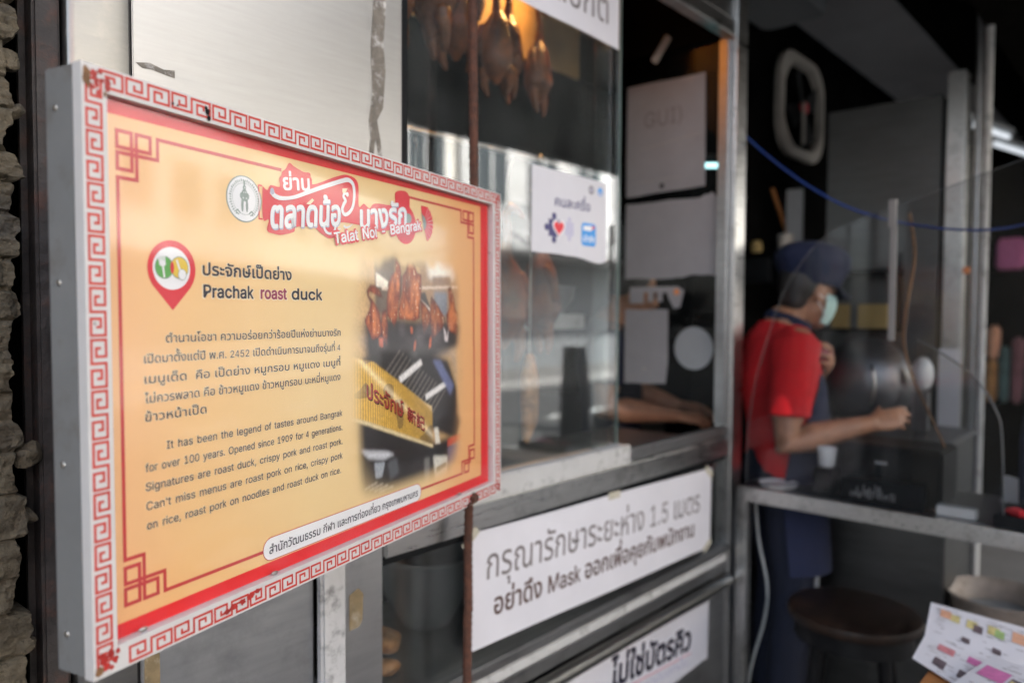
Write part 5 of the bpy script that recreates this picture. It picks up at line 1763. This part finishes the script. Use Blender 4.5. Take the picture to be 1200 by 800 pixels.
# things in the dark kitchen at the left of the worker
o_ = MB().tube([(0, 0, 0), (0.20, -0.02, -0.27)], 0.010, 0, 10).build('bamboo_stick', 'wood', smooth=50, loc=(3.62, 0.40, 2.10))
tag(o_, 'brown stick leaning in the dark beside the post, below the fan', 'stick')
o_ = MB().lathe([(0, 0), (0.03, 0), (0.034, 0.01), (0.036, 0.10), (0.030, 0.10), (0.028, 0.012), (0, 0.01)], seg=24).build('white_beaker', 'plastic_g', smooth=40, loc=(3.62, 0.33, 1.77))
tag(o_, 'pale beaker on the dark ledge just above the cap of the worker', 'beaker')
o_ = MB().lathe([(0, 0), (0.022, 0), (0.03, 0.03), (0.022, 0.06), (0, 0.064)], seg=24).build('yellow_jar', 'yellowbox', smooth=50, loc=(3.47, 0.41, 1.77))
tag(o_, 'small yellow jar on the dark ledge close to the showcase post', 'jar')
lg = thing('kitchen_ledge', 'dark ledge in the kitchen corner carrying a beaker and a jar', 'ledge', (3.56, 0.37, 1.75))
MB().box(-0.18, 0.3, -0.09, 0.098, 0.0, 0.018).build('board', 'dark', lg)
MB().box(-0.15, -0.12, -0.05, 0.098, -0.12, -0.001).build('bracket', 'black_pl', lg)
MB().box(0.22, 0.25, -0.05, 0.098, -0.12, -0.001).build('bracket', 'black_pl', lg)
gp = MB().box(3.70, 3.72, 0.28, 0.36, 1.775, 2.10)
tag(gp.build('pale_panel', 'lamp_g'), 'pale upright panel standing in the dark under the fan', 'panel')

# ------------------------------------------------------------------ far right: shelves with coloured goods, tubes
ds = thing('goods_shelf', 'dark shelving with coloured packs at the far right', 'shelf', (6.2, -0.3, 0))
MB().box(0, 0.4, -0.62, 0.62, 0.84, 0.86).box(0, 0.4, -0.62, 0.62, 1.52, 1.54).box(0, 0.4, -0.62, 0.62, 1.78, 1.80).build('boards', 'dark', ds)
MB().box(0, 0.03, -0.62, -0.59, 0, 2.1).box(0.37, 0.4, -0.62, -0.59, 0, 2.1).box(0, 0.03, 0.59, 0.62, 0, 2.1).box(0.37, 0.4, 0.59, 0.62, 0, 2.1).box(0.401, 0.42, -0.62, 0.62, 0, 2.1).build('frame', 'dark', ds)
for k, (y, z_, w_, h_, m_, lb) in enumerate(((-0.125, 0.862, 0.075, 0.30, 'm_og', 'dull orange pack standing on the lower board of the far shelving'), (-0.130, 1.164, 0.07, 0.24, 'm_or', 'pale orange pack stacked on the dull orange one'),
                                             (-0.200, 0.862, 0.065, 0.40, 'm_te', 'teal pack between the orange and the pink one on the far shelving'), (-0.278, 0.862, 0.075, 0.46, 'm_pk', 'muted pink pack on the lower board of the far shelving'),
                                             (-0.365, 0.862, 0.075, 0.40, 'm_te', 'second teal pack, at the right of the pink one on the far shelving'), (-0.215, 1.802, 0.17, 0.22, 'm_ma', 'magenta bag lying on the top board of the far shelving'))):
    b_ = MB().box(-0.07, 0.07, -w_ / 2, w_ / 2, 0, h_, bev=0.02)
    b_.v = [tuple(Vector(p) + noise.noise_vector(Vector(p) * 14 + Vector((k, 0, 0))) * 0.012) if p[2] > 0.03 else p for p in b_.v]
    o_ = b_.build('goods_pack', m_, smooth=60, loc=(6.30, y, z_))
    tag(o_, lb, 'pack', 'coloured packs on the far shelving')
for k, (x, y, z_, lb) in enumerate(((5.3, -0.22, 2.60, 'nearer dim fluorescent tube under the ceiling at the far right'), (6.1, -0.22, 2.62, 'farther dim fluorescent tube under the ceiling at the far right'))):
    t = thing('tube_light', lb, 'tube light', (x, y, z_), R(-12), 'fluorescent tubes at the far right')
    MB().tube([(-0.3, 0, 0), (0.3, 0, 0)], 0.016, 0, 12).build('tube', 'tube', t, smooth=50)
    MB().box(-0.32, 0.32, -0.03, 0.03, 0.02, 0.05).box(-0.32, -0.30, -0.015, 0.015, -0.015, 0.0195).box(0.30, 0.32, -0.015, 0.015, -0.015, 0.0195).build('fitting', 'lamp_g', t)
    MB().tube([(0, 0, 0.05), (0, 0, 3.05 - z_)], 0.006).build('hanger', 'black_pl', t)

# ------------------------------------------------------------------ stool, basin, menus
sl_ = thing('round_stool', 'round dark wooden stool with worn seat and black legs under the counter', 'stool', (2.30, -0.43, 0))
MB().lathe([(0, 0.568), (0.150, 0.568), (0.182, 0.576), (0.186, 0.590), (0.182, 0.602), (0.165, 0.607), (0.0, 0.603)], seg=44).build('seat', 'stool', sl_, smooth=50)
MB().lathe([(0.160, 0.5675), (0.165, 0.52), (0.150, 0.515), (0.140, 0.5675)], seg=40).build('apron_ring', 'stoolblk', sl_, smooth=50)
for k in range(4):
    a = R(45 + 90 * k + 12)
    MB().tube([(0.118 * math.cos(a), 0.118 * math.sin(a), 0.566), (0.185 * math.cos(a), 0.185 * math.sin(a), 0.0)], [0.019, 0.017], 0, 12).build('leg', 'stoolblk', sl_, smooth=50)
rg = MB().tube([(0.158 * math.cos(R(a)), 0.158 * math.sin(R(a)), 0.27) for a in range(0, 361, 10)], 0.009, 0, 8)
rg.build('foot_ring', 'stoolblk', sl_, smooth=60)
bs = thing('stained_basin', 'wide stained metal basin on a low stand under the counter at the right', 'basin', (2.98, -0.70, 0.36))
MB().lathe([(0, 0.0), (0.11, 0.0), (0.13, 0.012), (0.158, 0.15), (0.172, 0.166), (0.168, 0.172), (0.150, 0.155), (0.120, 0.02), (0, 0.012)], seg=44).build('bowl', 'basin', bs, smooth=45)
MB().lathe([(0, 0.10), (0.135, 0.10), (0.137, 0.095)], seg=36).build('grey_water', 'lamp_g', bs, smooth=45)
b_ = MB()
for k in range(3):
    a = R(120 * k + 30)
    b_.tube([(0.10 * math.cos(a), 0.10 * math.sin(a), -0.001), (0.16 * math.cos(a), 0.16 * math.sin(a), -0.36)], 0.010, 0, 8)
b_.build('stand', 'stoolblk', bs, smooth=50)

TZ = 0.742
c0 = Vector((2.0086, -0.7623, 0.7420))
c1 = Vector((2.0057, -1.0221, 0.7420))
tdir = (c1 - c0)
mt_ = thing('menu_table', 'small orange-brown wooden table under the spread menus', 'table', (c0.x, c0.y, 0), math.atan2(tdir.y, tdir.x))
MB().box(0.0, 0.50, -0.42, 0.0, TZ - 0.03, TZ, bev=0.005).build('top', 'wood', mt_, smooth=40)
for a, b in ((0.05, 0.05), (0.45, 0.05), (0.05, 0.37), (0.45, 0.37)):
    MB().box(a - 0.018, a + 0.018, -b - 0.018, -b + 0.018, 0.0, TZ - 0.0305, bev=0.003).build('leg', 'wood', mt_)


def menu(quad, label, pics):
    """an open menu lying on the table; quad = its four corners, clockwise from the far left"""
    P = [Vector(p) for p in quad]
    fn = lambda u_, v_, l: tuple((P[0] * (1 - u_) * (1 - v_) + P[1] * u_ * (1 - v_) + P[2] * u_ * v_ + P[3] * (1 - u_) * v_) + Vector((0, 0, l / 1000.0)))
    b_ = MB()
    n_ = 12
    vs = [fn(i / n_, j / n_, l) for l in (2.0, 0.0) for i in range(n_ + 1) for j in range(n_ + 1)]
    ix = lambda s_, i, j: s_ * (n_ + 1) ** 2 + i * (n_ + 1) + j
    fs = []
    for i in range(n_):
        for j in range(n_):
            fs += [(ix(0, i, j), ix(0, i, j + 1), ix(0, i + 1, j + 1), ix(0, i + 1, j)), (ix(1, i, j), ix(1, i + 1, j), ix(1, i + 1, j + 1), ix(1, i, j + 1))]
        for a, b in ((0, i), (n_, i)):
            fs += [(ix(0, a, b), ix(1, a, b), ix(1, a, b + 1), ix(0, a, b + 1)), (ix(0, b, a), ix(0, b + 1, a), ix(1, b + 1, a), ix(1, b, a))]
    b_.add(vs, fs)
    o_ = b_.build('menu', 'paper')
    tag(o_, label, 'menu', 'menus spread on the table')
    names = ['orange', 'yellow', 'green', 'black', 'magenta', 'heart', 'purple', 'stain']
    soft = ['m_or', 'm_ye', 'm_gr', 'm_dk', 'm_ma', 'm_re', 'm_dk', 'm_dk']
    for k, (u_, v_, w_, h_, mi) in enumerate(pics):
        b_ = MB()
        b_.poly(fn, [(u_, v_), (u_ + w_, v_ + 0.02), (u_ + w_, v_ + h_), (u_, v_ + h_ - 0.02)], 3.2 + 0.05 * k, 0)
        b_.build('food_picture', soft[names.index(mi)], o_)
    b_ = MB()
    rr = random.Random(len(pics))
    for k in range(46):
        u_, v_ = rr.uniform(0.05, 0.85), rr.uniform(0.08, 0.94)
        b_.stroke(fn, [(u_, v_), (u_ + rr.uniform(0.03, 0.09), v_)], rr.uniform(0.006, 0.014), 2.6 + 0.004 * k)
    b_.build('text_lines', 'inkgrey', o_)
    return o_


menu([(2.0130, -0.6953, 0.7762), (1.9850, -0.9341, 0.7762), (1.7823, -0.9498, 0.7502), (1.8436, -0.7202, 0.7502)], 'white menu page farthest back, with a row of orange, yellow and green dishes',
     [(0.10, 0.12, 0.10, 0.22, 'orange'), (0.20, 0.18, 0.08, 0.2, 'yellow'), (0.34, 0.2, 0.09, 0.22, 'yellow'), (0.40, 0.28, 0.08, 0.2, 'black'), (0.52, 0.2, 0.10, 0.22, 'yellow'), (0.58, 0.25, 0.08, 0.2, 'green'), (0.72, 0.18, 0.12, 0.26, 'orange'), (0.32, 0.66, 0.07, 0.14, 'purple'), (0.58, 0.68, 0.07, 0.14, 'black')])
menu([(1.8464, -0.7195, 0.7530), (1.7640, -0.9381, 0.7530), (1.5620, -0.9374, 0.7510), (1.7225, -0.7255, 0.7490)], 'white menu page hanging over the table corner, with magenta and dark dishes',
     [(0.16, 0.06, 0.16, 0.24, 'heart'), (0.44, 0.06, 0.13, 0.22, 'magenta'), (0.18, 0.55, 0.12, 0.28, 'purple'), (0.42, 0.56, 0.10, 0.25, 'stain')])
menu([(1.7902, -0.8589, 0.7718), (1.6904, -1.0407, 0.7968), (1.4171, -1.0058, 0.7968), (1.5635, -0.8093, 0.7638)], 'white menu lying nearest the camera, with a wide magenta strip',
     [(0.06, 0.22, 0.26, 0.24, 'magenta'), (0.35, 0.3, 0.15, 0.2, 'stain'), (0.36, 0.34, 0.06, 0.12, 'yellow'), (0.55, 0.3, 0.1, 0.2, 'black')])

# ------------------------------------------------------------------ people (local axes: x = facing, y = the person's left, z up)
def finger(b, base, d, n, lens, r, curl):
    """a finger of three bones bending about the axis d x n"""
    p = Vector(base)
    d, n = Vector(d).normalized(), Vector(n).normalized()
    pts = [p - d * 0.02, p]
    for k, l_ in enumerate(lens):
        q = Matrix.Rotation(curl[k], 3, d.cross(n))
        d = q @ d
        n = q @ n
        p = p + d * l_
        pts.append(p)
    b.tube(pts, [r * 1.05, r * 1.05, r, r * 0.93, r * 0.8], 0, 10, dome=True)


def hand(b, wrist, dirv, palm_n, side, curl=(0.35, 0.5, 0.35), sc_=1.0):
    """palm and five fingers; dirv = along the hand, palm_n = out of the palm, side = towards the thumb"""
    d, n, s_ = Vector(dirv).normalized(), Vector(palm_n).normalized(), Vector(side).normalized()
    w_ = Vector(wrist)
    b.tube([w_ - d * 0.03, w_, w_ + d * 0.03 * sc_, w_ + d * 0.065 * sc_, w_ + d * 0.090 * sc_], [(0.024, 0.020), (0.026, 0.019), (0.036, 0.016), (0.041, 0.015), (0.039, 0.013)], 0, 16, ref=s_, dome=True)
    for k, (o_, l0) in enumerate(((0.029, 0.040), (0.010, 0.045), (-0.010, 0.042), (-0.028, 0.033))):
        finger(b, w_ + d * (0.090 - 0.006 * abs(k - 1)) * sc_ + s_ * o_ * sc_, d + s_ * o_ * 3.0, n, (l0, l0 * 0.66, l0 * 0.52), 0.0088 - 0.0006 * (k == 3), [c * (1 + 0.12 * k) for c in curl])
    finger(b, w_ + d * 0.030 * sc_ + s_ * 0.030 * sc_ + n * 0.006, d * 0.75 + s_ * 0.62 + n * 0.28, n, (0.036, 0.030, 0.024), 0.0105, (0.15, 0.30, 0.25))


def head(b, c, yaw=0.0, pitch=0.0):
    """skull, jaw, face planes, nose, lips, ears"""
    q = Matrix.Rotation(yaw, 3, 'Z') @ Matrix.Rotation(pitch, 3, 'Y')
    c = Vector(c)
    e = lambda p, r: b.ell(c + q @ Vector(p), r, 0, 22, q)
    e((-0.010, 0, 0.032), (0.098, 0.076, 0.098))
    e((0.018, 0, -0.040), (0.072, 0.062, 0.085))
    e((0.046, 0, -0.088), (0.040, 0.044, 0.036))
    e((0.072, 0, 0.020), (0.020, 0.055, 0.020))
    b.tube([c + q @ Vector((0.080, 0, 0.020)), c + q @ Vector((0.102, 0, -0.020)), c + q @ Vector((0.090, 0, -0.033))], [0.010, 0.014, 0.012], 0, 12, dome=True)
    e((0.078, 0, -0.062), (0.014, 0.026, 0.007))
    e((0.076, 0, -0.073), (0.013, 0.023, 0.007))
    for s_ in (-1, 1):
        e((0.060, s_ * 0.042, -0.022), (0.022, 0.020, 0.022))
        e((-0.008, s_ * 0.078, -0.008), (0.020, 0.009, 0.034))
        e((-0.003, s_ * 0.082, -0.034), (0.010, 0.007, 0.012))
    return q


def trunk(b, pel, waist, chest, sho, neck, hd, wsc=1.0):
    b.tube([Vector(pel) + Vector((0, 0, -0.05)), pel, waist, chest, sho, Vector(sho) + Vector((0.004, 0, 0.035))],
           [(0.165 * wsc, 0.110), (0.165 * wsc, 0.112), (0.145 * wsc, 0.100), (0.170 * wsc, 0.118), (0.150 * wsc, 0.085), (0.085, 0.060)], 0, 24, ref=(0, 1, 0), dome=True)
    b.tube([Vector(sho) + Vector((0, 0, -0.01)), neck, hd], [0.068, 0.056, 0.055], 0, 18, dome=True)


def person(name, label, base, rz, arms, palms, headyaw, headpitch, group=None, bodyonly=False):
    p = thing(name, label, 'person', base, rz, group)
    b = MB()
    hd = Vector((0.075, 0, 1.555))
    trunk(b, (-0.02, 0, 0.94), (-0.005, 0, 1.08), (-0.03, 0, 1.27), (-0.025, 0, 1.405), (0.0, 0, 1.455), (0.045, 0, 1.52))
    q = head(b, hd, headyaw, headpitch)
    for s_ in (-1, 1):
        b.tube([(-0.02, s_ * 0.085, 0.93), (-0.005, s_ * 0.092, 0.72), (0.01, s_ * 0.095, 0.50), (-0.01, s_ * 0.095, 0.30), (-0.02, s_ * 0.095, 0.09)], [0.088, 0.080, 0.058, 0.054, 0.040], 0, 16, dome=True)
        b.tube([(-0.05, s_ * 0.097, 0.035), (0.05, s_ * 0.10, 0.045), (0.14, s_ * 0.105, 0.028)], [(0.032, 0.032), (0.040, 0.034), (0.034, 0.022)], 0, 14, dome=True, ref=(0, 1, 0))
    for (sh_, el, wr), (pd, pn, ps, cu) in zip(arms, palms):
        sh_, el, wr = Vector(sh_), Vector(el), Vector(wr)
        b.tube([sh_ + Vector((0, 0, 0.0)), sh_.lerp(el, 0.3), sh_.lerp(el, 0.75), el, el.lerp(wr, 0.3), el.lerp(wr, 0.8), wr], [0.062, 0.058, 0.050, 0.046, 0.050, 0.036, 0.029], 0, 16, dome=True)
        hand(b, wr, pd, pn, ps, cu)
    solid(b, 'body', 'skin', p, 0.0052, 5)
    return p, hd, q


def shirt(p, arms, mname, hem, cuff, grow=0.014, name='shirt'):
    b = MB()
    g_ = grow
    b.tube([(-0.015, 0, hem), (-0.005, 0, 1.08), (-0.03, 0, 1.27), (-0.028, 0, 1.395), (-0.018, 0, 1.440)],
           [(0.170 + g_, 0.112 + g_), (0.155 + g_, 0.106 + g_), (0.172 + g_, 0.120 + g_), (0.155 + g_, 0.088 + g_), (0.082 + g_, 0.062 + g_)], 0, 28, ref=(0, 1, 0))
    for sh_, el, wr in arms:
        sh_, el = Vector(sh_), Vector(el)
        b.tube([sh_ + Vector((0, -0.03 * (1 if sh_.y > 0 else -1), 0.005)), sh_, sh_.lerp(el, 0.35), sh_.lerp(el, cuff)], [0.070, 0.072 + g_ * .5, 0.068 + g_ * .5, 0.066 + g_ * .7], 0, 20, dome=False)
    b.v = [tuple(Vector(q) + noise.noise_vector(Vector(q) * 9) * 0.009 + noise.noise_vector(Vector((q[0] * 26, q[1] * 26, q[2] * 9))) * 0.006) for q in b.v]
    return solid(b, name, mname, p, 0.0075, 4)


def eyes(p, hd, q, fwd=0.074):
    b = MB()
    for s_ in (-1, 1):
        b.ell(hd + q @ Vector((fwd, s_ * 0.032, 0.004)), (0.011, 0.013, 0.007), 0, 12)
    b.build('eyes', 'black', p, smooth=60)


# the worker in the red polo shirt
WB = (2.685, -0.060, 0.0)
WR = math.atan2(-0.7426, 0.67)
ARMS = (((-0.035, -0.185, 1.375), (-0.085, -0.235, 1.045), (0.205, -0.215, 1.110)), ((-0.02, 0.185, 1.375), (0.055, 0.215, 1.100), (0.135, 0.055, 1.235)))
PALMS = (((0.96, 0.12, 0.20), (-0.1, 0.75, -0.6), (0.05, 0.55, 0.8), (0.18, 0.34, 0.28)), ((0.30, -0.55, 0.78), (-0.8, -0.2, 0.3), (0.3, 0.5, 0.6), (0.5, 0.7, 0.5)))
wk, hd, q = person('person', 'worker in red polo shirt, navy apron, cap and face mask behind the counter', WB, WR, ARMS, PALMS, R(16), R(9))
shirt(wk, ARMS, 'red', 0.90, 0.74)
eyes(wk, hd, q)
b = MB()
b.ell(hd + q @ Vector((-0.012, 0, 0.022)), (0.1025, 0.0815, 0.100), 0, 26, q)
b.v = [p_ for p_ in b.v]
hairb = MB()
hairb.tube([hd + q @ Vector((-0.056, 0, -0.030)), hd + q @ Vector((-0.052, 0, -0.008)), hd + q @ Vector((-0.038, 0, 0.03)), hd + q @ Vector((-0.018, 0, 0.07))], [(0.056, 0.050), (0.070, 0.066), (0.079, 0.084), (0.078, 0.09)], 0, 24, ref=q @ Vector((0, 1, 0)), dome=True)
hairb.build('hair', 'hair', wk, smooth=70)
cap = MB()
rings = [((0.004, 0, 0.028), 0.104, 0.090), ((0.002, 0, 0.055), 0.113, 0.100), ((-0.004, 0, 0.100), 0.136, 0.122), ((-0.006, 0, 0.135), 0.134, 0.120), ((-0.002, 0, 0.165), 0.108, 0.098), ((0.0, 0, 0.182), 0.060, 0.055), ((0.0, 0, 0.186), 0.004, 0.004)]
vs, fs = [], []
for c, rx, ry in rings:
    for k in range(32):
        a = 2 * math.pi * k / 32
        pl_n = 1 + 0.03 * math.sin(6 * a) * (1 if rx > 0.105 else 0)
        vs.append(hd + q @ Vector((c[0] + rx * pl_n * math.cos(a), ry * pl_n * math.sin(a), c[2])))
for i in range(len(rings) - 1):
    for k in range(32):
        fs.append((i * 32 + k, i * 32 + (k + 1) % 32, (i + 1) * 32 + (k + 1) % 32, (i + 1) * 32 + k))
cap.add(vs, fs)
capo = cap.build('cap', 'navy', wk, smooth=70)
br_ = MB()
vs = []
for i in range(4):
    for k in range(13):
        a = R(-62 + 124 * k / 12)
        r_ = 0.100 + 0.024 * i
        vs.append(hd + q @ Vector((r_ * math.cos(a) + 0.008 - 0.004 * i, (0.090 + 0.006 * i) * math.sin(a), 0.040 - 0.012 * i - 0.02 * (1 - math.cos(a)))))
n0 = len(vs)
vs += [v + q @ Vector((0, 0, 0.004)) for v in vs]
fs = []
for i in range(3):
    for k in range(12):
        a = i * 13 + k
        fs += [(a, a + 1, a + 14, a + 13), (n0 + a, n0 + a + 13, n0 + a + 14, n0 + a + 1)]
for k in range(12):
    fs += [(39 + k, 39 + k + 1, n0 + 40 + k, n0 + 39 + k), (k, n0 + k, n0 + k + 1, k + 1)]
br_.add(vs, fs)
br_.build('brim', 'navydk', capo, smooth=50)
mk = MB()
vs, fs = [], []
for i in range(7):
    t = i / 6.0
    zc = 0.000 - 0.105 * t
    for k in range(15):
        a = R(-80 + 160 * k / 14)
        bul = 1.0 + 0.10 * math.sin(math.pi * t)
        rx, ry = (0.098 - 0.022 * t * t) * bul, (0.071 - 0.012 * t) * bul
        vs.append(hd + q @ Vector((0.012 + rx * math.cos(a) - 0.0 * t, ry * math.sin(a), zc)))
n0 = len(vs)
vs += [v - q @ Vector((0.003, 0, 0)) for v in vs]
for i in range(6):
    for k in range(14):
        a = i * 15 + k
        fs += [(a, a + 1, a + 16, a + 15), (n0 + a, n0 + a + 15, n0 + a + 16, n0 + a + 1)]
mk.add(vs, fs)
mo_ = mk.build('face_mask', 'mask', wk, smooth=60)
lp = MB()
for s_ in (-1, 1):
    for dz in (0.0, -0.075):
        lp.tube([hd + q @ Vector((0.03, s_ * 0.073, -0.012 + dz)), hd + q @ Vector((0.0, s_ * 0.087, -0.018 + dz * 0.5)), hd + q @ Vector((-0.022, s_ * 0.088, -0.01 + dz * 0.35))], 0.0022, 0, 6)
lp.build('ear_loop', 'plastic_w', mo_)
colr = MB()
pts = []
for k in range(25):
    a = 2 * math.pi * k / 24
    pts.append(Vector((0.004 + 0.074 * math.cos(a), 0.080 * math.sin(a), 1.452 - 0.030 * math.cos(a))))
colr.tube(pts, [(0.017, 0.006)] * 25, 0, 10, ref=(0, 0, 1))
colr.tube([(0.074, 0.0, 1.42), (0.098, 0.0, 1.36), (0.104, 0.0, 1.28)], [(0.010, 0.006)] * 3, 0, 8)
colr.build('collar', 'navy', wk, smooth=60)
ap = MB()
vs, fs = [], []
prof = [(1.285, 0.118, 48), (1.22, 0.138, 60), (1.12, 0.150, 82), (1.02, 0.155, 105), (0.90, 0.152, 112), (0.75, 0.160, 110), (0.58, 0.168, 104)]
for i, (z_, rx, span) in enumerate(prof):
    for k in range(19):
        a = R(-span + 2 * span * k / 18)
        wv = 1 + 0.02 * math.sin(5 * a + z_ * 9)
        vs.append(Vector((-0.010 + rx * wv * math.cos(a), (rx + 0.045) * wv * math.sin(a), z_)))
n0 = len(vs)
vs += [v * 0.97 + Vector((0, 0, v.z * 0.03)) for v in vs]
for i in range(len(prof) - 1):
    for k in range(18):
        a = i * 19 + k
        fs += [(a, a + 19, a + 20, a + 1), (n0 + a, n0 + a + 1, n0 + a + 20, n0 + a + 19)]
ap.add(vs, fs)
ap.build('apron', 'navy', wk, smooth=60)
aps = MB()
for s_ in (-1, 1):
    aps.tube([(0.068, s_ * 0.10, 1.285), (0.055, s_ * 0.085, 1.38), (0.01, s_ * 0.070, 1.460)], [(0.012, 0.003)] * 3, 0, 8)
aps.build('apron_strap', 'navydk', wk, smooth=50)


def trousers(p, mname):
    b = MB()
    b.tube([(-0.02, 0, 0.80), (-0.02, 0, 0.90), (-0.015, 0, 1.00)], [(0.175, 0.118), (0.176, 0.124), (0.160, 0.114)], 0, 24, ref=(0, 1, 0))
    for s_ in (-1, 1):
        b.tube([(-0.02, s_ * 0.085, 0.90), (-0.005, s_ * 0.092, 0.72), (0.01, s_ * 0.095, 0.50), (-0.01, s_ * 0.095, 0.28), (-0.015, s_ * 0.095, 0.075)], [0.098, 0.092, 0.074, 0.070, 0.068], 0, 18)
    b.v = [tuple(Vector(q_) + noise.noise_vector(Vector(q_) * 11) * 0.007) for q_ in b.v]
    solid(b, 'trousers', mname, p, 0.009, 3)
    for s_ in (-1, 1):
        MB().tube([(-0.06, s_ * 0.097, 0.036), (0.05, s_ * 0.10, 0.050), (0.15, s_ * 0.105, 0.032)], [(0.042, 0.036), (0.048, 0.046), (0.042, 0.030)], 0, 16, dome=True, ref=(0, 1, 0)).build('shoe', 'black_pl', p, smooth=60)


trousers(wk, 'navydk')
pc_ = MB()
pc_.ell((0, 0, 0), (0.026, 0.030, 0.040), 0, 20)
pc_.v = [tuple(Vector(v) + noise.noise_vector(Vector(v) * 40) * 0.012) for v in pc_.v]
o_ = pc_.build('pink_cloth', 'pink', smooth=60)
o_.matrix_world = Matrix.Translation(Vector(WB)) @ Matrix.Rotation(WR, 4, 'Z') @ Matrix.Translation((0.150, 0.02, 1.335))
tag(o_, 'crumpled pink cloth held at the chest by the worker in red', 'cloth')

# the second worker, seen through the open front of the showcase
B2 = (2.545, 0.600, 0.0)
ARMS2 = (((-0.035, -0.185, 1.375), (-0.065, -0.215, 1.115), (0.215, -0.175, 1.085)), ((-0.02, 0.185, 1.375), (0.07, 0.12, 1.16), (0.26, 0.04, 1.10)))
PALMS2 = (((0.95, 0.1, -0.1), (0.0, 0.6, -0.8), (0.1, 0.8, 0.5), (0.3, 0.4, 0.3)), ((0.95, -0.1, -0.15), (0.0, -0.5, -0.85), (0.1, -0.8, 0.5), (0.3, 0.4, 0.3)))
p2, hd2, q2 = person('person', 'second worker in dark clothes whose forearms show through the open half of the showcase', B2, WR, ARMS2, PALMS2, 0.0, R(12))
shirt(p2, ARMS2, 'navydk', 0.90, 0.66)
eyes(p2, hd2, q2)
hairb = MB()
hairb.ell(hd2 + q2 @ Vector((-0.022, 0, 0.045)), (0.098, 0.083, 0.094), 0, 24, q2)
hairb.build('hair', 'hair', p2, smooth=70)
trousers(p2, 'black_pl')
MB().tube([(0.075, 0.10, 1.20), (0.07, 0.12, 1.165), (0.12, 0.10, 1.145)], [0.052, 0.058, 0.050], 0, 16, dome=True).build('pink_cuff', 'pink', p2, smooth=60)
